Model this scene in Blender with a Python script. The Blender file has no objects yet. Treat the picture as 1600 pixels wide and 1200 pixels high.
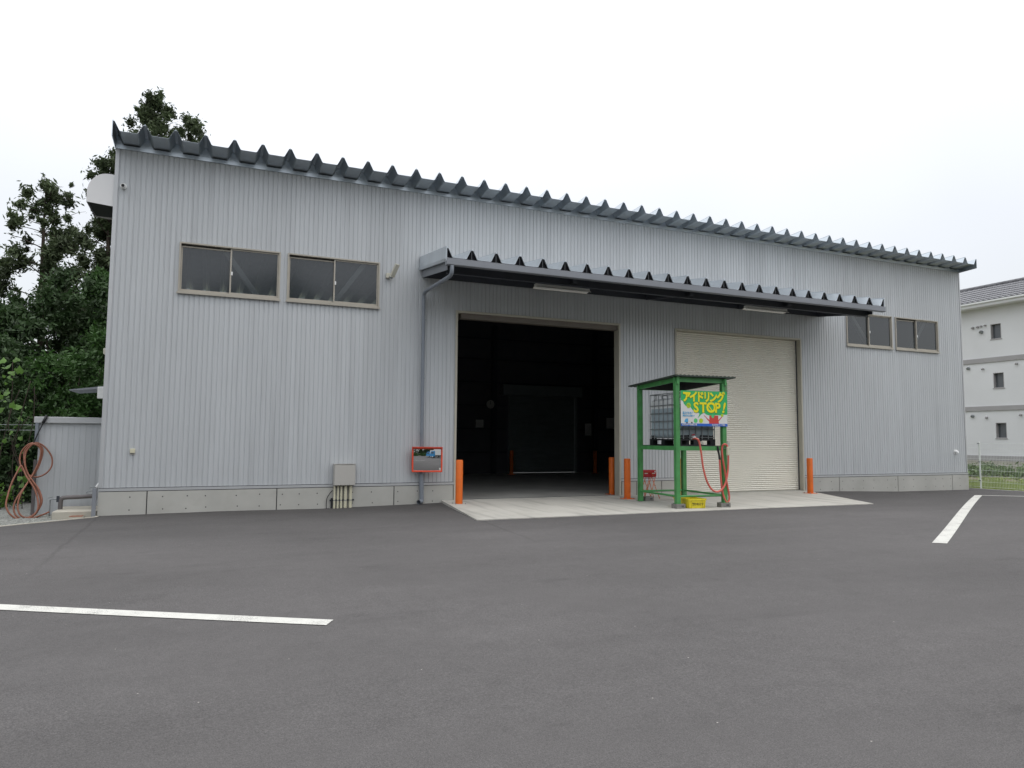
import bpy, math, random
import numpy as np
from mathutils import Vector, Matrix
from math import sin, cos, pi, radians

random.seed(7)
RNG = np.random.default_rng(11)
scene = bpy.context.scene
COL = scene.collection

# ------------------------------------------------------------------ camera
YAW, PITCH, ROLL = 0.40371, 0.07785, 0.00705
cam_d = bpy.data.cameras.new('camera')
cam_d.sensor_width = 36.0
cam_d.lens = 36.0 * 1100.0 / 1600.0
cam_d.clip_start = 0.1
cam_d.clip_end = 2000
cam = bpy.data.objects.new('camera', cam_d)
COL.objects.link(cam)
f_ = Vector((sin(YAW) * cos(PITCH), cos(YAW) * cos(PITCH), sin(PITCH)))
r_ = Vector((cos(YAW), -sin(YAW), 0))
u_ = r_.cross(f_)
R_ = r_ * cos(ROLL) + u_ * sin(ROLL)
U_ = u_ * cos(ROLL) - r_ * sin(ROLL)
cam.matrix_world = Matrix(((R_.x, U_.x, -f_.x, 0.0), (R_.y, U_.y, -f_.y, 0.0), (R_.z, U_.z, -f_.z, 1.5), (0, 0, 0, 1)))
scene.camera = cam

# ------------------------------------------------------------------ sky, sun, exposure
SUN_EL, SUN_AZ = 66.0, 140.0          # azimuth from +y towards +x (behind the camera, to the right)
world = bpy.data.worlds.new('World')
scene.world = world
world.use_nodes = True
wn, wl = world.node_tree.nodes, world.node_tree.links
wn.clear()
w_out = wn.new('ShaderNodeOutputWorld')
bg1 = wn.new('ShaderNodeBackground')
bg2 = wn.new('ShaderNodeBackground')
addn = wn.new('ShaderNodeAddShader')
sky = wn.new('ShaderNodeTexSky')
sky.sky_type = 'NISHITA'
sky.sun_disc = False
sky.sun_elevation = radians(SUN_EL)
sky.sun_rotation = radians(SUN_AZ)
sky.air_density = 1.0
sky.dust_density = 4.0
wl.new(sky.outputs[0], bg1.inputs[0])
bg1.inputs[1].default_value = 0.05
# overcast cloud layer: brighter towards the zenith (CIE overcast sky), faint mottling
tc = wn.new('ShaderNodeTexCoord')
sep = wn.new('ShaderNodeSeparateXYZ')
wl.new(tc.outputs['Generated'], sep.inputs[0])
mx = wn.new('ShaderNodeMath'); mx.operation = 'MAXIMUM'; mx.inputs[1].default_value = 0.0
wl.new(sep.outputs[2], mx.inputs[0])
sq = wn.new('ShaderNodeMath'); sq.operation = 'POWER'; sq.inputs[1].default_value = 1.7
wl.new(mx.outputs[0], sq.inputs[0])
ma = wn.new('ShaderNodeMath'); ma.operation = 'MULTIPLY_ADD'; ma.inputs[1].default_value = 1.3; ma.inputs[2].default_value = 0.70
wl.new(sq.outputs[0], ma.inputs[0])
cl = wn.new('ShaderNodeTexNoise'); cl.inputs['Scale'].default_value = 1.6; cl.inputs['Detail'].default_value = 3.0
wl.new(tc.outputs['Generated'], cl.inputs[0])
cm = wn.new('ShaderNodeMapRange'); cm.inputs[1].default_value = 0.3; cm.inputs[2].default_value = 0.7
cm.inputs[3].default_value = 0.90; cm.inputs[4].default_value = 1.06
wl.new(cl.outputs[0], cm.inputs[0])
mu = wn.new('ShaderNodeMath'); mu.operation = 'MULTIPLY'
wl.new(ma.outputs[0], mu.inputs[0]); wl.new(cm.outputs[0], mu.inputs[1])
bg2.inputs[0].default_value = (0.985, 0.992, 1.0, 1)
wl.new(mu.outputs[0], bg2.inputs[1])
wl.new(bg1.outputs[0], addn.inputs[0]); wl.new(bg2.outputs[0], addn.inputs[1])
wl.new(addn.outputs[0], w_out.inputs[0])

sun_d = bpy.data.lights.new('sun', 'SUN')
sun_d.energy = 0.5
sun_d.angle = radians(50)
sun_d.color = (1.0, 0.97, 0.93)
sun = bpy.data.objects.new('sun', sun_d)
COL.objects.link(sun)
sd = Vector((sin(radians(SUN_AZ)) * cos(radians(SUN_EL)), cos(radians(SUN_AZ)) * cos(radians(SUN_EL)), sin(radians(SUN_EL))))
sun.rotation_euler = sd.to_track_quat('Z', 'Y').to_euler()

vs = scene.view_settings
vs.view_transform = 'Standard'
vs.look = 'None'
vs.exposure = 0.0
vs.gamma = 1.0
vs.use_curve_mapping = False
scene.cycles.max_bounces = 8
scene.cycles.transparent_max_bounces = 24

# ------------------------------------------------------------------ materials
MATS = {}


def mat(name, col, rough=0.6, metal=0.0, var=0.08, vscale=3.0, bump=0.0, bscale=80.0, spec=0.5, vstretch=(1, 1, 1), alpha=None, dirt=0.0, dscale=1.0, dcol=(0.05, 0.045, 0.04), trans=0.0):
    m = bpy.data.materials.new(name)
    m.use_nodes = True
    nt = m.node_tree
    n, l = nt.nodes, nt.links
    b = n['Principled BSDF']
    b.inputs['Roughness'].default_value = rough
    b.inputs['Metallic'].default_value = metal
    b.inputs['Specular IOR Level'].default_value = spec
    t = n.new('ShaderNodeTexCoord')
    g = n.new('ShaderNodeNewGeometry')
    mp = n.new('ShaderNodeMapping')
    mp.inputs['Scale'].default_value = vstretch
    l.new(g.outputs['Position'], mp.inputs[0])
    nz = n.new('ShaderNodeTexNoise')
    nz.inputs['Scale'].default_value = vscale
    nz.inputs['Detail'].default_value = 5
    l.new(mp.outputs[0], nz.inputs[0])
    mr = n.new('ShaderNodeMapRange')
    mr.inputs[1].default_value = 0.3; mr.inputs[2].default_value = 0.7
    mr.inputs[3].default_value = 1 - var; mr.inputs[4].default_value = 1 + var
    l.new(nz.outputs[0], mr.inputs[0])
    mc = n.new('ShaderNodeVectorMath'); mc.operation = 'SCALE'
    mc.inputs[0].default_value = col
    l.new(mr.outputs[0], mc.inputs['Scale'])
    last = mc.outputs[0]
    if dirt > 0:
        dz = n.new('ShaderNodeTexNoise')
        dz.inputs['Scale'].default_value = dscale; dz.inputs['Detail'].default_value = 8; dz.inputs['Roughness'].default_value = 0.65
        l.new(g.outputs['Position'], dz.inputs[0])
        dr = n.new('ShaderNodeMapRange')
        dr.inputs[1].default_value = 0.52; dr.inputs[2].default_value = 0.78; dr.inputs[3].default_value = 0; dr.inputs[4].default_value = dirt
        l.new(dz.outputs[0], dr.inputs[0])
        mxx = n.new('ShaderNodeMix'); mxx.data_type = 'RGBA'
        l.new(dr.outputs[0], mxx.inputs[0]); l.new(last, mxx.inputs[6]); mxx.inputs[7].default_value = (*dcol, 1)
        last = mxx.outputs[2]
    l.new(last, b.inputs['Base Color'])
    if bump > 0:
        bz = n.new('ShaderNodeTexNoise')
        bz.inputs['Scale'].default_value = bscale; bz.inputs['Detail'].default_value = 6
        l.new(g.outputs['Position'], bz.inputs[0])
        bp = n.new('ShaderNodeBump')
        bp.inputs['Strength'].default_value = 1.0
        bp.inputs['Distance'].default_value = bump
        l.new(bz.outputs[0], bp.inputs['Height'])
        l.new(bp.outputs[0], b.inputs['Normal'])
    if trans > 0:
        tr = n.new('ShaderNodeBsdfTranslucent')
        l.new(last, tr.inputs[0])
        ms = n.new('ShaderNodeMixShader'); ms.inputs[0].default_value = trans
        l.new(b.outputs[0], ms.inputs[1]); l.new(tr.outputs[0], ms.inputs[2])
        l.new(ms.outputs[0], n['Material Output'].inputs[0])
    MATS[name] = m
    return m


mat('siding', (0.49, 0.513, 0.53), 0.50, 0.12, 0.05, 1.5, 0.0012, 25, vstretch=(8, 1, 0.35), dirt=0.10, dscale=0.7, dcol=(0.33, 0.34, 0.34))
mat('flashing', (0.50, 0.515, 0.525), 0.5, 0.5, 0.05, 2)
mat('roof_metal', (0.52, 0.57, 0.61), 0.30, 0.85, 0.06, 3, 0.0006, 20)
mat('canopy_metal', (0.66, 0.71, 0.75), 0.33, 0.75, 0.05, 3)
mat('dark_steel', (0.035, 0.040, 0.052), 0.6, 0.0, 0.1, 4)
mat('gutter', (0.22, 0.235, 0.26), 0.5, 0.1, 0.06, 2)
mat('beige_trim', (0.46, 0.44, 0.37), 0.5, 0.0, 0.05, 3)
mat('shutter', (0.76, 0.74, 0.66), 0.45, 0.05, 0.02, 1.0, dirt=0.06, dscale=0.6, dcol=(0.5, 0.47, 0.4))
mat('window_frame', (0.40, 0.375, 0.32), 0.45, 0.2, 0.06, 4)
mat('concrete', (0.43, 0.43, 0.40), 0.9, 0, 0.10, 1.3, 0.002, 60, dirt=0.35, dscale=2.0, dcol=(0.30, 0.29, 0.25))
mat('old_concrete', (0.42, 0.40, 0.34), 0.9, 0, 0.12, 2.0, 0.002, 60, dirt=0.35, dscale=3.0, dcol=(0.2, 0.2, 0.15))
mat('block', (0.20, 0.195, 0.18), 0.95, 0, 0.2, 20, 0.003, 150)
mat('joint', (0.07, 0.07, 0.07), 0.8)
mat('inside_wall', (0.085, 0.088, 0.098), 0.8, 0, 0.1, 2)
mat('inside_floor', (0.32, 0.32, 0.30), 0.8, 0, 0.15, 1, 0.001, 40)
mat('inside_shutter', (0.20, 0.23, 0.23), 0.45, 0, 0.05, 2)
mat('orange', (0.66, 0.13, 0.008), 0.6, 0, 0.08, 6, dirt=0.25, dscale=9, dcol=(0.35, 0.09, 0.02))
mat('red_orange', (0.80, 0.09, 0.04), 0.35, 0, 0.05, 5)
mat('green_paint', (0.07, 0.27, 0.085), 0.45, 0, 0.15, 6, 0.0005, 60, dirt=0.45, dscale=7, dcol=(0.08, 0.08, 0.04))
mat('green_roof', (0.035, 0.05, 0.04), 0.6, 0, 0.2, 5)
mat('rubber_and_shade', (0.008, 0.008, 0.010), 0.9, 0, 0.1, 5, spec=0.1)  # canopy closures, and the shade sheet under the rack roof
mat('door_head', (0.15, 0.13, 0.11), 0.5)
mat('black_plastic', (0.012, 0.013, 0.016), 0.5, 0, 0.1, 5)
mat('galvanised', (0.27, 0.29, 0.30), 0.45, 0.6, 0.1, 10)
mat('yellow', (0.66, 0.56, 0.03), 0.45, 0, 0.08, 10, dirt=0.3, dscale=9, dcol=(0.3, 0.22, 0.04))
mat('white', (0.75, 0.76, 0.75), 0.5, 0, 0.03, 5)
mat('offwhite', (0.56, 0.55, 0.47), 0.5, 0, 0.05, 5)
mat('box_grey', (0.44, 0.43, 0.40), 0.5, 0, 0.04, 2)
mat('cream_pipe', (0.58, 0.56, 0.42), 0.45, 0, 0.06, 5)
mat('hose_pink', (0.62, 0.13, 0.10), 0.4, 0, 0.12, 12)
mat('hose_brown', (0.21, 0.075, 0.04), 0.45, 0, 0.2, 14)
mat('downpipe', (0.21, 0.235, 0.27), 0.45, 0.1, 0.06, 3)
mat('pvc_grey', (0.12, 0.11, 0.11), 0.55, 0, 0.15, 6)
mat('sign_green', (0.035, 0.42, 0.13), 0.35, 0, 0.03, 3)
mat('sign_white', (0.66, 0.67, 0.65), 0.35, 0, 0.03, 3)
mat('sign_yellow', (0.80, 0.72, 0.02), 0.35, 0, 0.03, 3)
mat('sign_shade', (0.12, 0.20, 0.03), 0.35, 0, 0.03, 3)
mat('sign_blue', (0.03, 0.13, 0.52), 0.35, 0, 0.03, 3)
mat('sign_sky', (0.08, 0.36, 0.62), 0.35, 0, 0.03, 3)
mat('sign_red', (0.55, 0.06, 0.05), 0.35, 0, 0.05, 3)
mat('sign_leaf', (0.10, 0.50, 0.18), 0.35)
mat('sign_lime', (0.42, 0.58, 0.03), 0.35)
mat('sign_pale', (0.62, 0.60, 0.58), 0.35)
mat('red_case', (0.45, 0.015, 0.025), 0.3, 0, 0.1, 6)
mat('black_ink', (0.02, 0.02, 0.02), 0.6)
mat('white_paint', (0.60, 0.60, 0.56), 0.85, 0, 0.05, 6, 0.0015, 160, dirt=0.45, dscale=5, dcol=(0.3, 0.3, 0.28))
mat('white_wall', (0.71, 0.715, 0.72), 0.9, 0, 0.03, 0.6, dirt=0.12, dscale=0.5, dcol=(0.5, 0.5, 0.48))
mat('grey_band', (0.36, 0.35, 0.35), 0.9, 0, 0.05, 1)
mat('roof_tiles', (0.13, 0.13, 0.14), 0.3, 0, 0.25, 3)
mat('fence_paint', (0.78, 0.82, 0.78), 0.4, 0, 0.03, 5)
mat('bark', (0.055, 0.042, 0.032), 0.95, 0, 0.3, 6, 0.01, 20)
mat('cedar_leaf', (0.062, 0.088, 0.038), 0.7, 0, 0.5, 1.3, trans=0.3)
mat('dark_leaf', (0.033, 0.068, 0.020), 0.65, 0, 0.5, 1.5, trans=0.25)
mat('mid_leaf', (0.05, 0.115, 0.026), 0.6, 0, 0.45, 2.0, trans=0.3)
mat('bright_leaf', (0.095, 0.20, 0.028), 0.5, 0, 0.3, 3.0, trans=0.35)
mat('grass_blade', (0.27, 0.34, 0.10), 0.7, 0, 0.4, 2.0, trans=0.3)
mat('plant_leaf', (0.13, 0.20, 0.07), 0.6, 0, 0.5, 1.2, trans=0.25)
mat('truck_blue', (0.05, 0.30, 0.62), 0.3, 0, 0.02, 2)
mat('tyre', (0.02, 0.02, 0.02), 0.8)
mat('lamp_white', (0.78, 0.78, 0.74), 0.4, 0, 0.04, 3)
mat('soil', (0.16, 0.15, 0.09), 0.95, 0, 0.3, 0.8, 0.02, 8, dirt=0.6, dscale=0.5, dcol=(0.06, 0.10, 0.03))
mat('sand', (0.30, 0.25, 0.16), 0.95, 0, 0.25, 1.5, 0.01, 20)
mat('gravel', (0.22, 0.225, 0.21), 0.95, 0, 0.35, 25, 0.02, 45)
mat('stone', (0.27, 0.28, 0.26), 0.9, 0, 0.45, 18)
mat('window_dark', (0.10, 0.11, 0.12), 0.15, 0, 0.1, 3)


def siding_detail():
    m = MATS['siding']
    n, l = m.node_tree.nodes, m.node_tree.links
    b = n['Principled BSDF']
    src = b.inputs['Base Color'].links[0].from_socket
    g = n.new('ShaderNodeNewGeometry'); sp = n.new('ShaderNodeSeparateXYZ'); l.new(g.outputs['Position'], sp.inputs[0])
    dv = n.new('ShaderNodeMath'); dv.operation = 'DIVIDE'; dv.inputs[1].default_value = 0.8; l.new(sp.outputs[0], dv.inputs[0])
    fl = n.new('ShaderNodeMath'); fl.operation = 'FLOOR'; l.new(dv.outputs[0], fl.inputs[0])
    wn_ = n.new('ShaderNodeTexWhiteNoise'); wn_.noise_dimensions = '1D'; l.new(fl.outputs[0], wn_.inputs['W'])
    r1 = n.new('ShaderNodeMapRange'); r1.inputs[3].default_value = 0.965; r1.inputs[4].default_value = 1.03; l.new(wn_.outputs['Value'], r1.inputs[0])
    mp = n.new('ShaderNodeMapping'); mp.inputs['Scale'].default_value = (9, 1, 0.22); l.new(g.outputs['Position'], mp.inputs[0])
    nz = n.new('ShaderNodeTexNoise'); nz.inputs['Scale'].default_value = 1.0; nz.inputs['Detail'].default_value = 6; l.new(mp.outputs[0], nz.inputs[0])
    r2 = n.new('ShaderNodeMapRange'); r2.inputs[1].default_value = 0.55; r2.inputs[2].default_value = 0.75; r2.inputs[3].default_value = 1.0; r2.inputs[4].default_value = 0.88; l.new(nz.outputs[0], r2.inputs[0])
    mm = n.new('ShaderNodeMath'); mm.operation = 'MULTIPLY'; l.new(r1.outputs[0], mm.inputs[0]); l.new(r2.outputs[0], mm.inputs[1])
    v = n.new('ShaderNodeVectorMath'); v.operation = 'SCALE'; l.new(src, v.inputs[0]); l.new(mm.outputs[0], v.inputs['Scale'])
    l.new(v.outputs[0], b.inputs['Base Color'])


siding_detail()


def worn_paint():
    m = MATS['white_paint']
    n, l = m.node_tree.nodes, m.node_tree.links
    b = n['Principled BSDF']
    src = b.inputs['Base Color'].links[0].from_socket
    g = n.new('ShaderNodeNewGeometry')
    a = n.new('ShaderNodeTexNoise'); a.inputs['Scale'].default_value = 95; a.inputs['Detail'].default_value = 4; l.new(g.outputs['Position'], a.inputs[0])
    c = n.new('ShaderNodeTexNoise'); c.inputs['Scale'].default_value = 2.2; c.inputs['Detail'].default_value = 5; l.new(g.outputs['Position'], c.inputs[0])
    ad = n.new('ShaderNodeMath'); ad.operation = 'MULTIPLY_ADD'; ad.inputs[1].default_value = 0.55; l.new(c.outputs[0], ad.inputs[0]); l.new(a.outputs[0], ad.inputs[2])
    r = n.new('ShaderNodeMapRange'); r.inputs[1].default_value = 0.86; r.inputs[2].default_value = 0.95; r.inputs[4].default_value = 0.75; l.new(ad.outputs[0], r.inputs[0])
    mix = n.new('ShaderNodeMix'); mix.data_type = 'RGBA'; l.new(r.outputs[0], mix.inputs[0]); l.new(src, mix.inputs[6]); mix.inputs[7].default_value = (0.12, 0.115, 0.11, 1)
    l.new(mix.outputs[2], b.inputs['Base Color'])


worn_paint()


def glass_mat(name, tint):
    m = bpy.data.materials.new(name); m.use_nodes = True
    n, l = m.node_tree.nodes, m.node_tree.links
    n.clear()
    o = n.new('ShaderNodeOutputMaterial')
    t = n.new('ShaderNodeBsdfTransparent'); t.inputs[0].default_value = (*tint, 1)
    g = n.new('ShaderNodeBsdfGlossy'); g.inputs[1].default_value = 0.04
    g.inputs[1].default_value = 0.10
    fr = n.new('ShaderNodeFresnel'); fr.inputs[0].default_value = 1.75
    df = n.new('ShaderNodeBsdfDiffuse'); df.inputs[0].default_value = (0.08, 0.098, 0.112, 1)
    m1 = n.new('ShaderNodeMixShader'); m1.inputs[0].default_value = 0.35
    l.new(t.outputs[0], m1.inputs[1]); l.new(df.outputs[0], m1.inputs[2])
    mx_ = n.new('ShaderNodeMixShader')
    l.new(fr.outputs[0], mx_.inputs[0]); l.new(m1.outputs[0], mx_.inputs[1]); l.new(g.outputs[0], mx_.inputs[2])
    l.new(mx_.outputs[0], o.inputs[0])
    MATS[name] = m


glass_mat('pane', (0.60, 0.64, 0.66))
m = mat('mirror', (0.72, 0.73, 0.73), 0.02, 1.0, 0.0)


def ibc_mat():
    m = mat('tank_plastic', (0.58, 0.61, 0.62), 0.35, 0, 0.06, 6)
    n, l = m.node_tree.nodes, m.node_tree.links
    b = n['Principled BSDF']
    src = b.inputs['Base Color'].links[0].from_socket
    g = n.new('ShaderNodeNewGeometry'); s = n.new('ShaderNodeSeparateXYZ'); l.new(g.outputs['Position'], s.inputs[0])
    r = n.new('ShaderNodeMapRange'); r.inputs[1].default_value = 2.225; r.inputs[2].default_value = 2.235
    l.new(s.outputs[2], r.inputs[0])
    mix = n.new('ShaderNodeMix'); mix.data_type = 'RGBA'
    mix.inputs[6].default_value = (0.29, 0.36, 0.395, 1)       # the stored liquid shows through the plastic
    l.new(r.outputs[0], mix.inputs[0]); l.new(src, mix.inputs[7]); l.new(mix.outputs[2], b.inputs['Base Color'])


ibc_mat()


def asphalt_mat():
    m = bpy.data.materials.new('asphalt'); m.use_nodes = True
    n, l = m.node_tree.nodes, m.node_tree.links
    b = n['Principled BSDF']
    b.inputs['Roughness'].default_value = 0.88
    b.inputs['Specular IOR Level'].default_value = 0.35
    g = n.new('ShaderNodeNewGeometry')
    P = g.outputs['Position']

    def noise(scale, det=4, stretch=None, rough=0.5):
        z = n.new('ShaderNodeTexNoise'); z.inputs['Scale'].default_value = scale; z.inputs['Detail'].default_value = det
        z.inputs['Roughness'].default_value = rough
        if stretch:
            mp = n.new('ShaderNodeMapping'); mp.inputs['Scale'].default_value = stretch
            mp.inputs['Rotation'].default_value = (0, 0, 0.15)
            l.new(P, mp.inputs[0]); l.new(mp.outputs[0], z.inputs[0])
        else:
            l.new(P, z.inputs[0])
        return z.outputs[0]

    def rng(src, a, b_, c, d):
        r = n.new('ShaderNodeMapRange'); r.inputs[1].default_value = a; r.inputs[2].default_value = b_
        r.inputs[3].default_value = c; r.inputs[4].default_value = d
        l.new(src, r.inputs[0]); return r.outputs[0]

    def mul(a, b_):
        r = n.new('ShaderNodeMath'); r.operation = 'MULTIPLY'; l.new(a, r.inputs[0]); l.new(b_, r.inputs[1]); return r.outputs[0]
    v = rng(noise(0.35, 6), 0.3, 0.7, 0.95, 1.06)
    v = mul(v, rng(noise(1.1, 6, (0.35, 1.6, 1)), 0.3, 0.7, 0.96, 1.04))
    v = mul(v, rng(noise(140, 3), 0.3, 0.7, 0.66, 1.34))
    v = mul(v, rng(noise(5.0, 8, None, 0.7), 0.3, 0.7, 0.93, 1.07))
    v = mul(v, rng(noise(45, 3), 0.3, 0.7, 0.90, 1.10))
    # oil stains / patches of wear
    v = mul(v, rng(noise(0.8, 8, (0.5, 1.4, 1), 0.7), 0.58, 0.72, 1.0, 0.80))
    # asphalt darkens gradually towards the building
    s = n.new('ShaderNodeSeparateXYZ'); l.new(P, s.inputs[0])
    wob = n.new('ShaderNodeMath'); wob.operation = 'MULTIPLY_ADD'; l.new(noise(0.5, 3), wob.inputs[0]); wob.inputs[1].default_value = 2.2
    l.new(s.outputs[1], wob.inputs[2])
    v = mul(v, rng(wob.outputs[0], 11.8, 16.6, 1.0, 0.66))
    v = mul(v, rng(noise(0.16, 5, (1, 1.7, 1), 0.6), 0.35, 0.65, 0.87, 1.11))
    v = mul(v, rng(noise(0.9, 7, None, 0.75), 0.60, 0.66, 1.0, 0.90))
    # paving seams
    for (ax, ay, bx, by) in ((-1.93, 15.2, -1.68, 8.0), (4.64, 12.0, 4.37, 8.0)):
        dx, dy = bx - ax, by - ay
        L = math.hypot(dx, dy)
        nx, ny = -dy / L, dx / L
        d = n.new('ShaderNodeVectorMath'); d.operation = 'DOT_PRODUCT'; l.new(P, d.inputs[0]); d.inputs[1].default_value = (nx, ny, 0)
        o_ = n.new('ShaderNodeMath'); o_.operation = 'SUBTRACT'; l.new(d.outputs['Value'], o_.inputs[0]); o_.inputs[1].default_value = nx * ax + ny * ay
        w_ = n.new('ShaderNodeMath'); w_.operation = 'MULTIPLY_ADD'; l.new(noise(2.5, 3), w_.inputs[0]); w_.inputs[1].default_value = 0.12; l.new(o_.outputs[0], w_.inputs[2])
        w2 = n.new('ShaderNodeMath'); w2.operation = 'SUBTRACT'; l.new(w_.outputs[0], w2.inputs[0]); w2.inputs[1].default_value = 0.06
        a_ = n.new('ShaderNodeMath'); a_.operation = 'ABSOLUTE'; l.new(w2.outputs[0], a_.inputs[0])
        fade = rng(s.outputs[1], 8.6, 11.0, 0.0, 1.0)
        ed = rng(a_.outputs[0], 0.008, 0.04, 0.20, 0.0)
        cut = n.new('ShaderNodeMath'); cut.operation = 'SUBTRACT'; cut.inputs[0].default_value = 1.0
        l.new(mul(fade, ed), cut.inputs[1])
        v = mul(v, cut.outputs[0])
    cm_ = n.new('ShaderNodeVectorMath'); cm_.operation = 'SCALE'; cm_.inputs[0].default_value = (0.101, 0.0965, 0.0955)
    l.new(v, cm_.inputs['Scale'])
    # pale stone chips
    vo = n.new('ShaderNodeTexVoronoi'); vo.inputs['Scale'].default_value = 9.0; l.new(P, vo.inputs[0])
    chip = rng(vo.outputs['Distance'], 0.03, 0.06, 0.8, 0.0)
    cr = n.new('ShaderNodeSeparateColor'); l.new(vo.outputs['Color'], cr.inputs[0])
    chip = mul(chip, rng(cr.outputs[0], 0.88, 0.89, 0, 1))
    mix = n.new('ShaderNodeMix'); mix.data_type = 'RGBA'; l.new(chip, mix.inputs[0]); l.new(cm_.outputs[0], mix.inputs[6])
    mix.inputs[7].default_value = (0.5, 0.48, 0.44, 1)
    l.new(mix.outputs[2], b.inputs['Base Color'])
    bp = n.new('ShaderNodeBump'); bp.inputs['Strength'].default_value = 1.0; bp.inputs['Distance'].default_value = 0.006
    l.new(noise(110, 4), bp.inputs['Height']); l.new(bp.outputs[0], b.inputs['Normal'])
    MATS['asphalt'] = m


asphalt_mat()


def apron_mat():
    m = mat('apron', (0.45, 0.44, 0.40), 0.85, 0, 0.08, 0.9, 0.0015, 70, dirt=0.35, dscale=1.6, dcol=(0.30, 0.28, 0.23))
    n, l = m.node_tree.nodes, m.node_tree.links
    b = n['Principled BSDF']
    src = b.inputs['Base Color'].links[0].from_socket
    g = n.new('ShaderNodeNewGeometry'); mp = n.new('ShaderNodeMapping'); mp.inputs['Scale'].default_value = (3.2, 0.35, 1); mp.inputs['Rotation'].default_value = (0, 0, -0.5)
    l.new(g.outputs['Position'], mp.inputs[0])
    z = n.new('ShaderNodeTexNoise'); z.inputs['Scale'].default_value = 1.4; z.inputs['Detail'].default_value = 6
    l.new(mp.outputs[0], z.inputs[0])
    r = n.new('ShaderNodeMapRange'); r.inputs[1].default_value = 0.5; r.inputs[2].default_value = 0.72; r.inputs[3].default_value = 1.0; r.inputs[4].default_value = 0.70
    l.new(z.outputs[0], r.inputs[0])
    v = n.new('ShaderNodeVectorMath'); v.operation = 'SCALE'; l.new(src, v.inputs[0]); l.new(r.outputs[0], v.inputs['Scale'])
    l.new(v.outputs[0], b.inputs['Base Color'])


apron_mat()

# ------------------------------------------------------------------ mesh helpers


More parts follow.
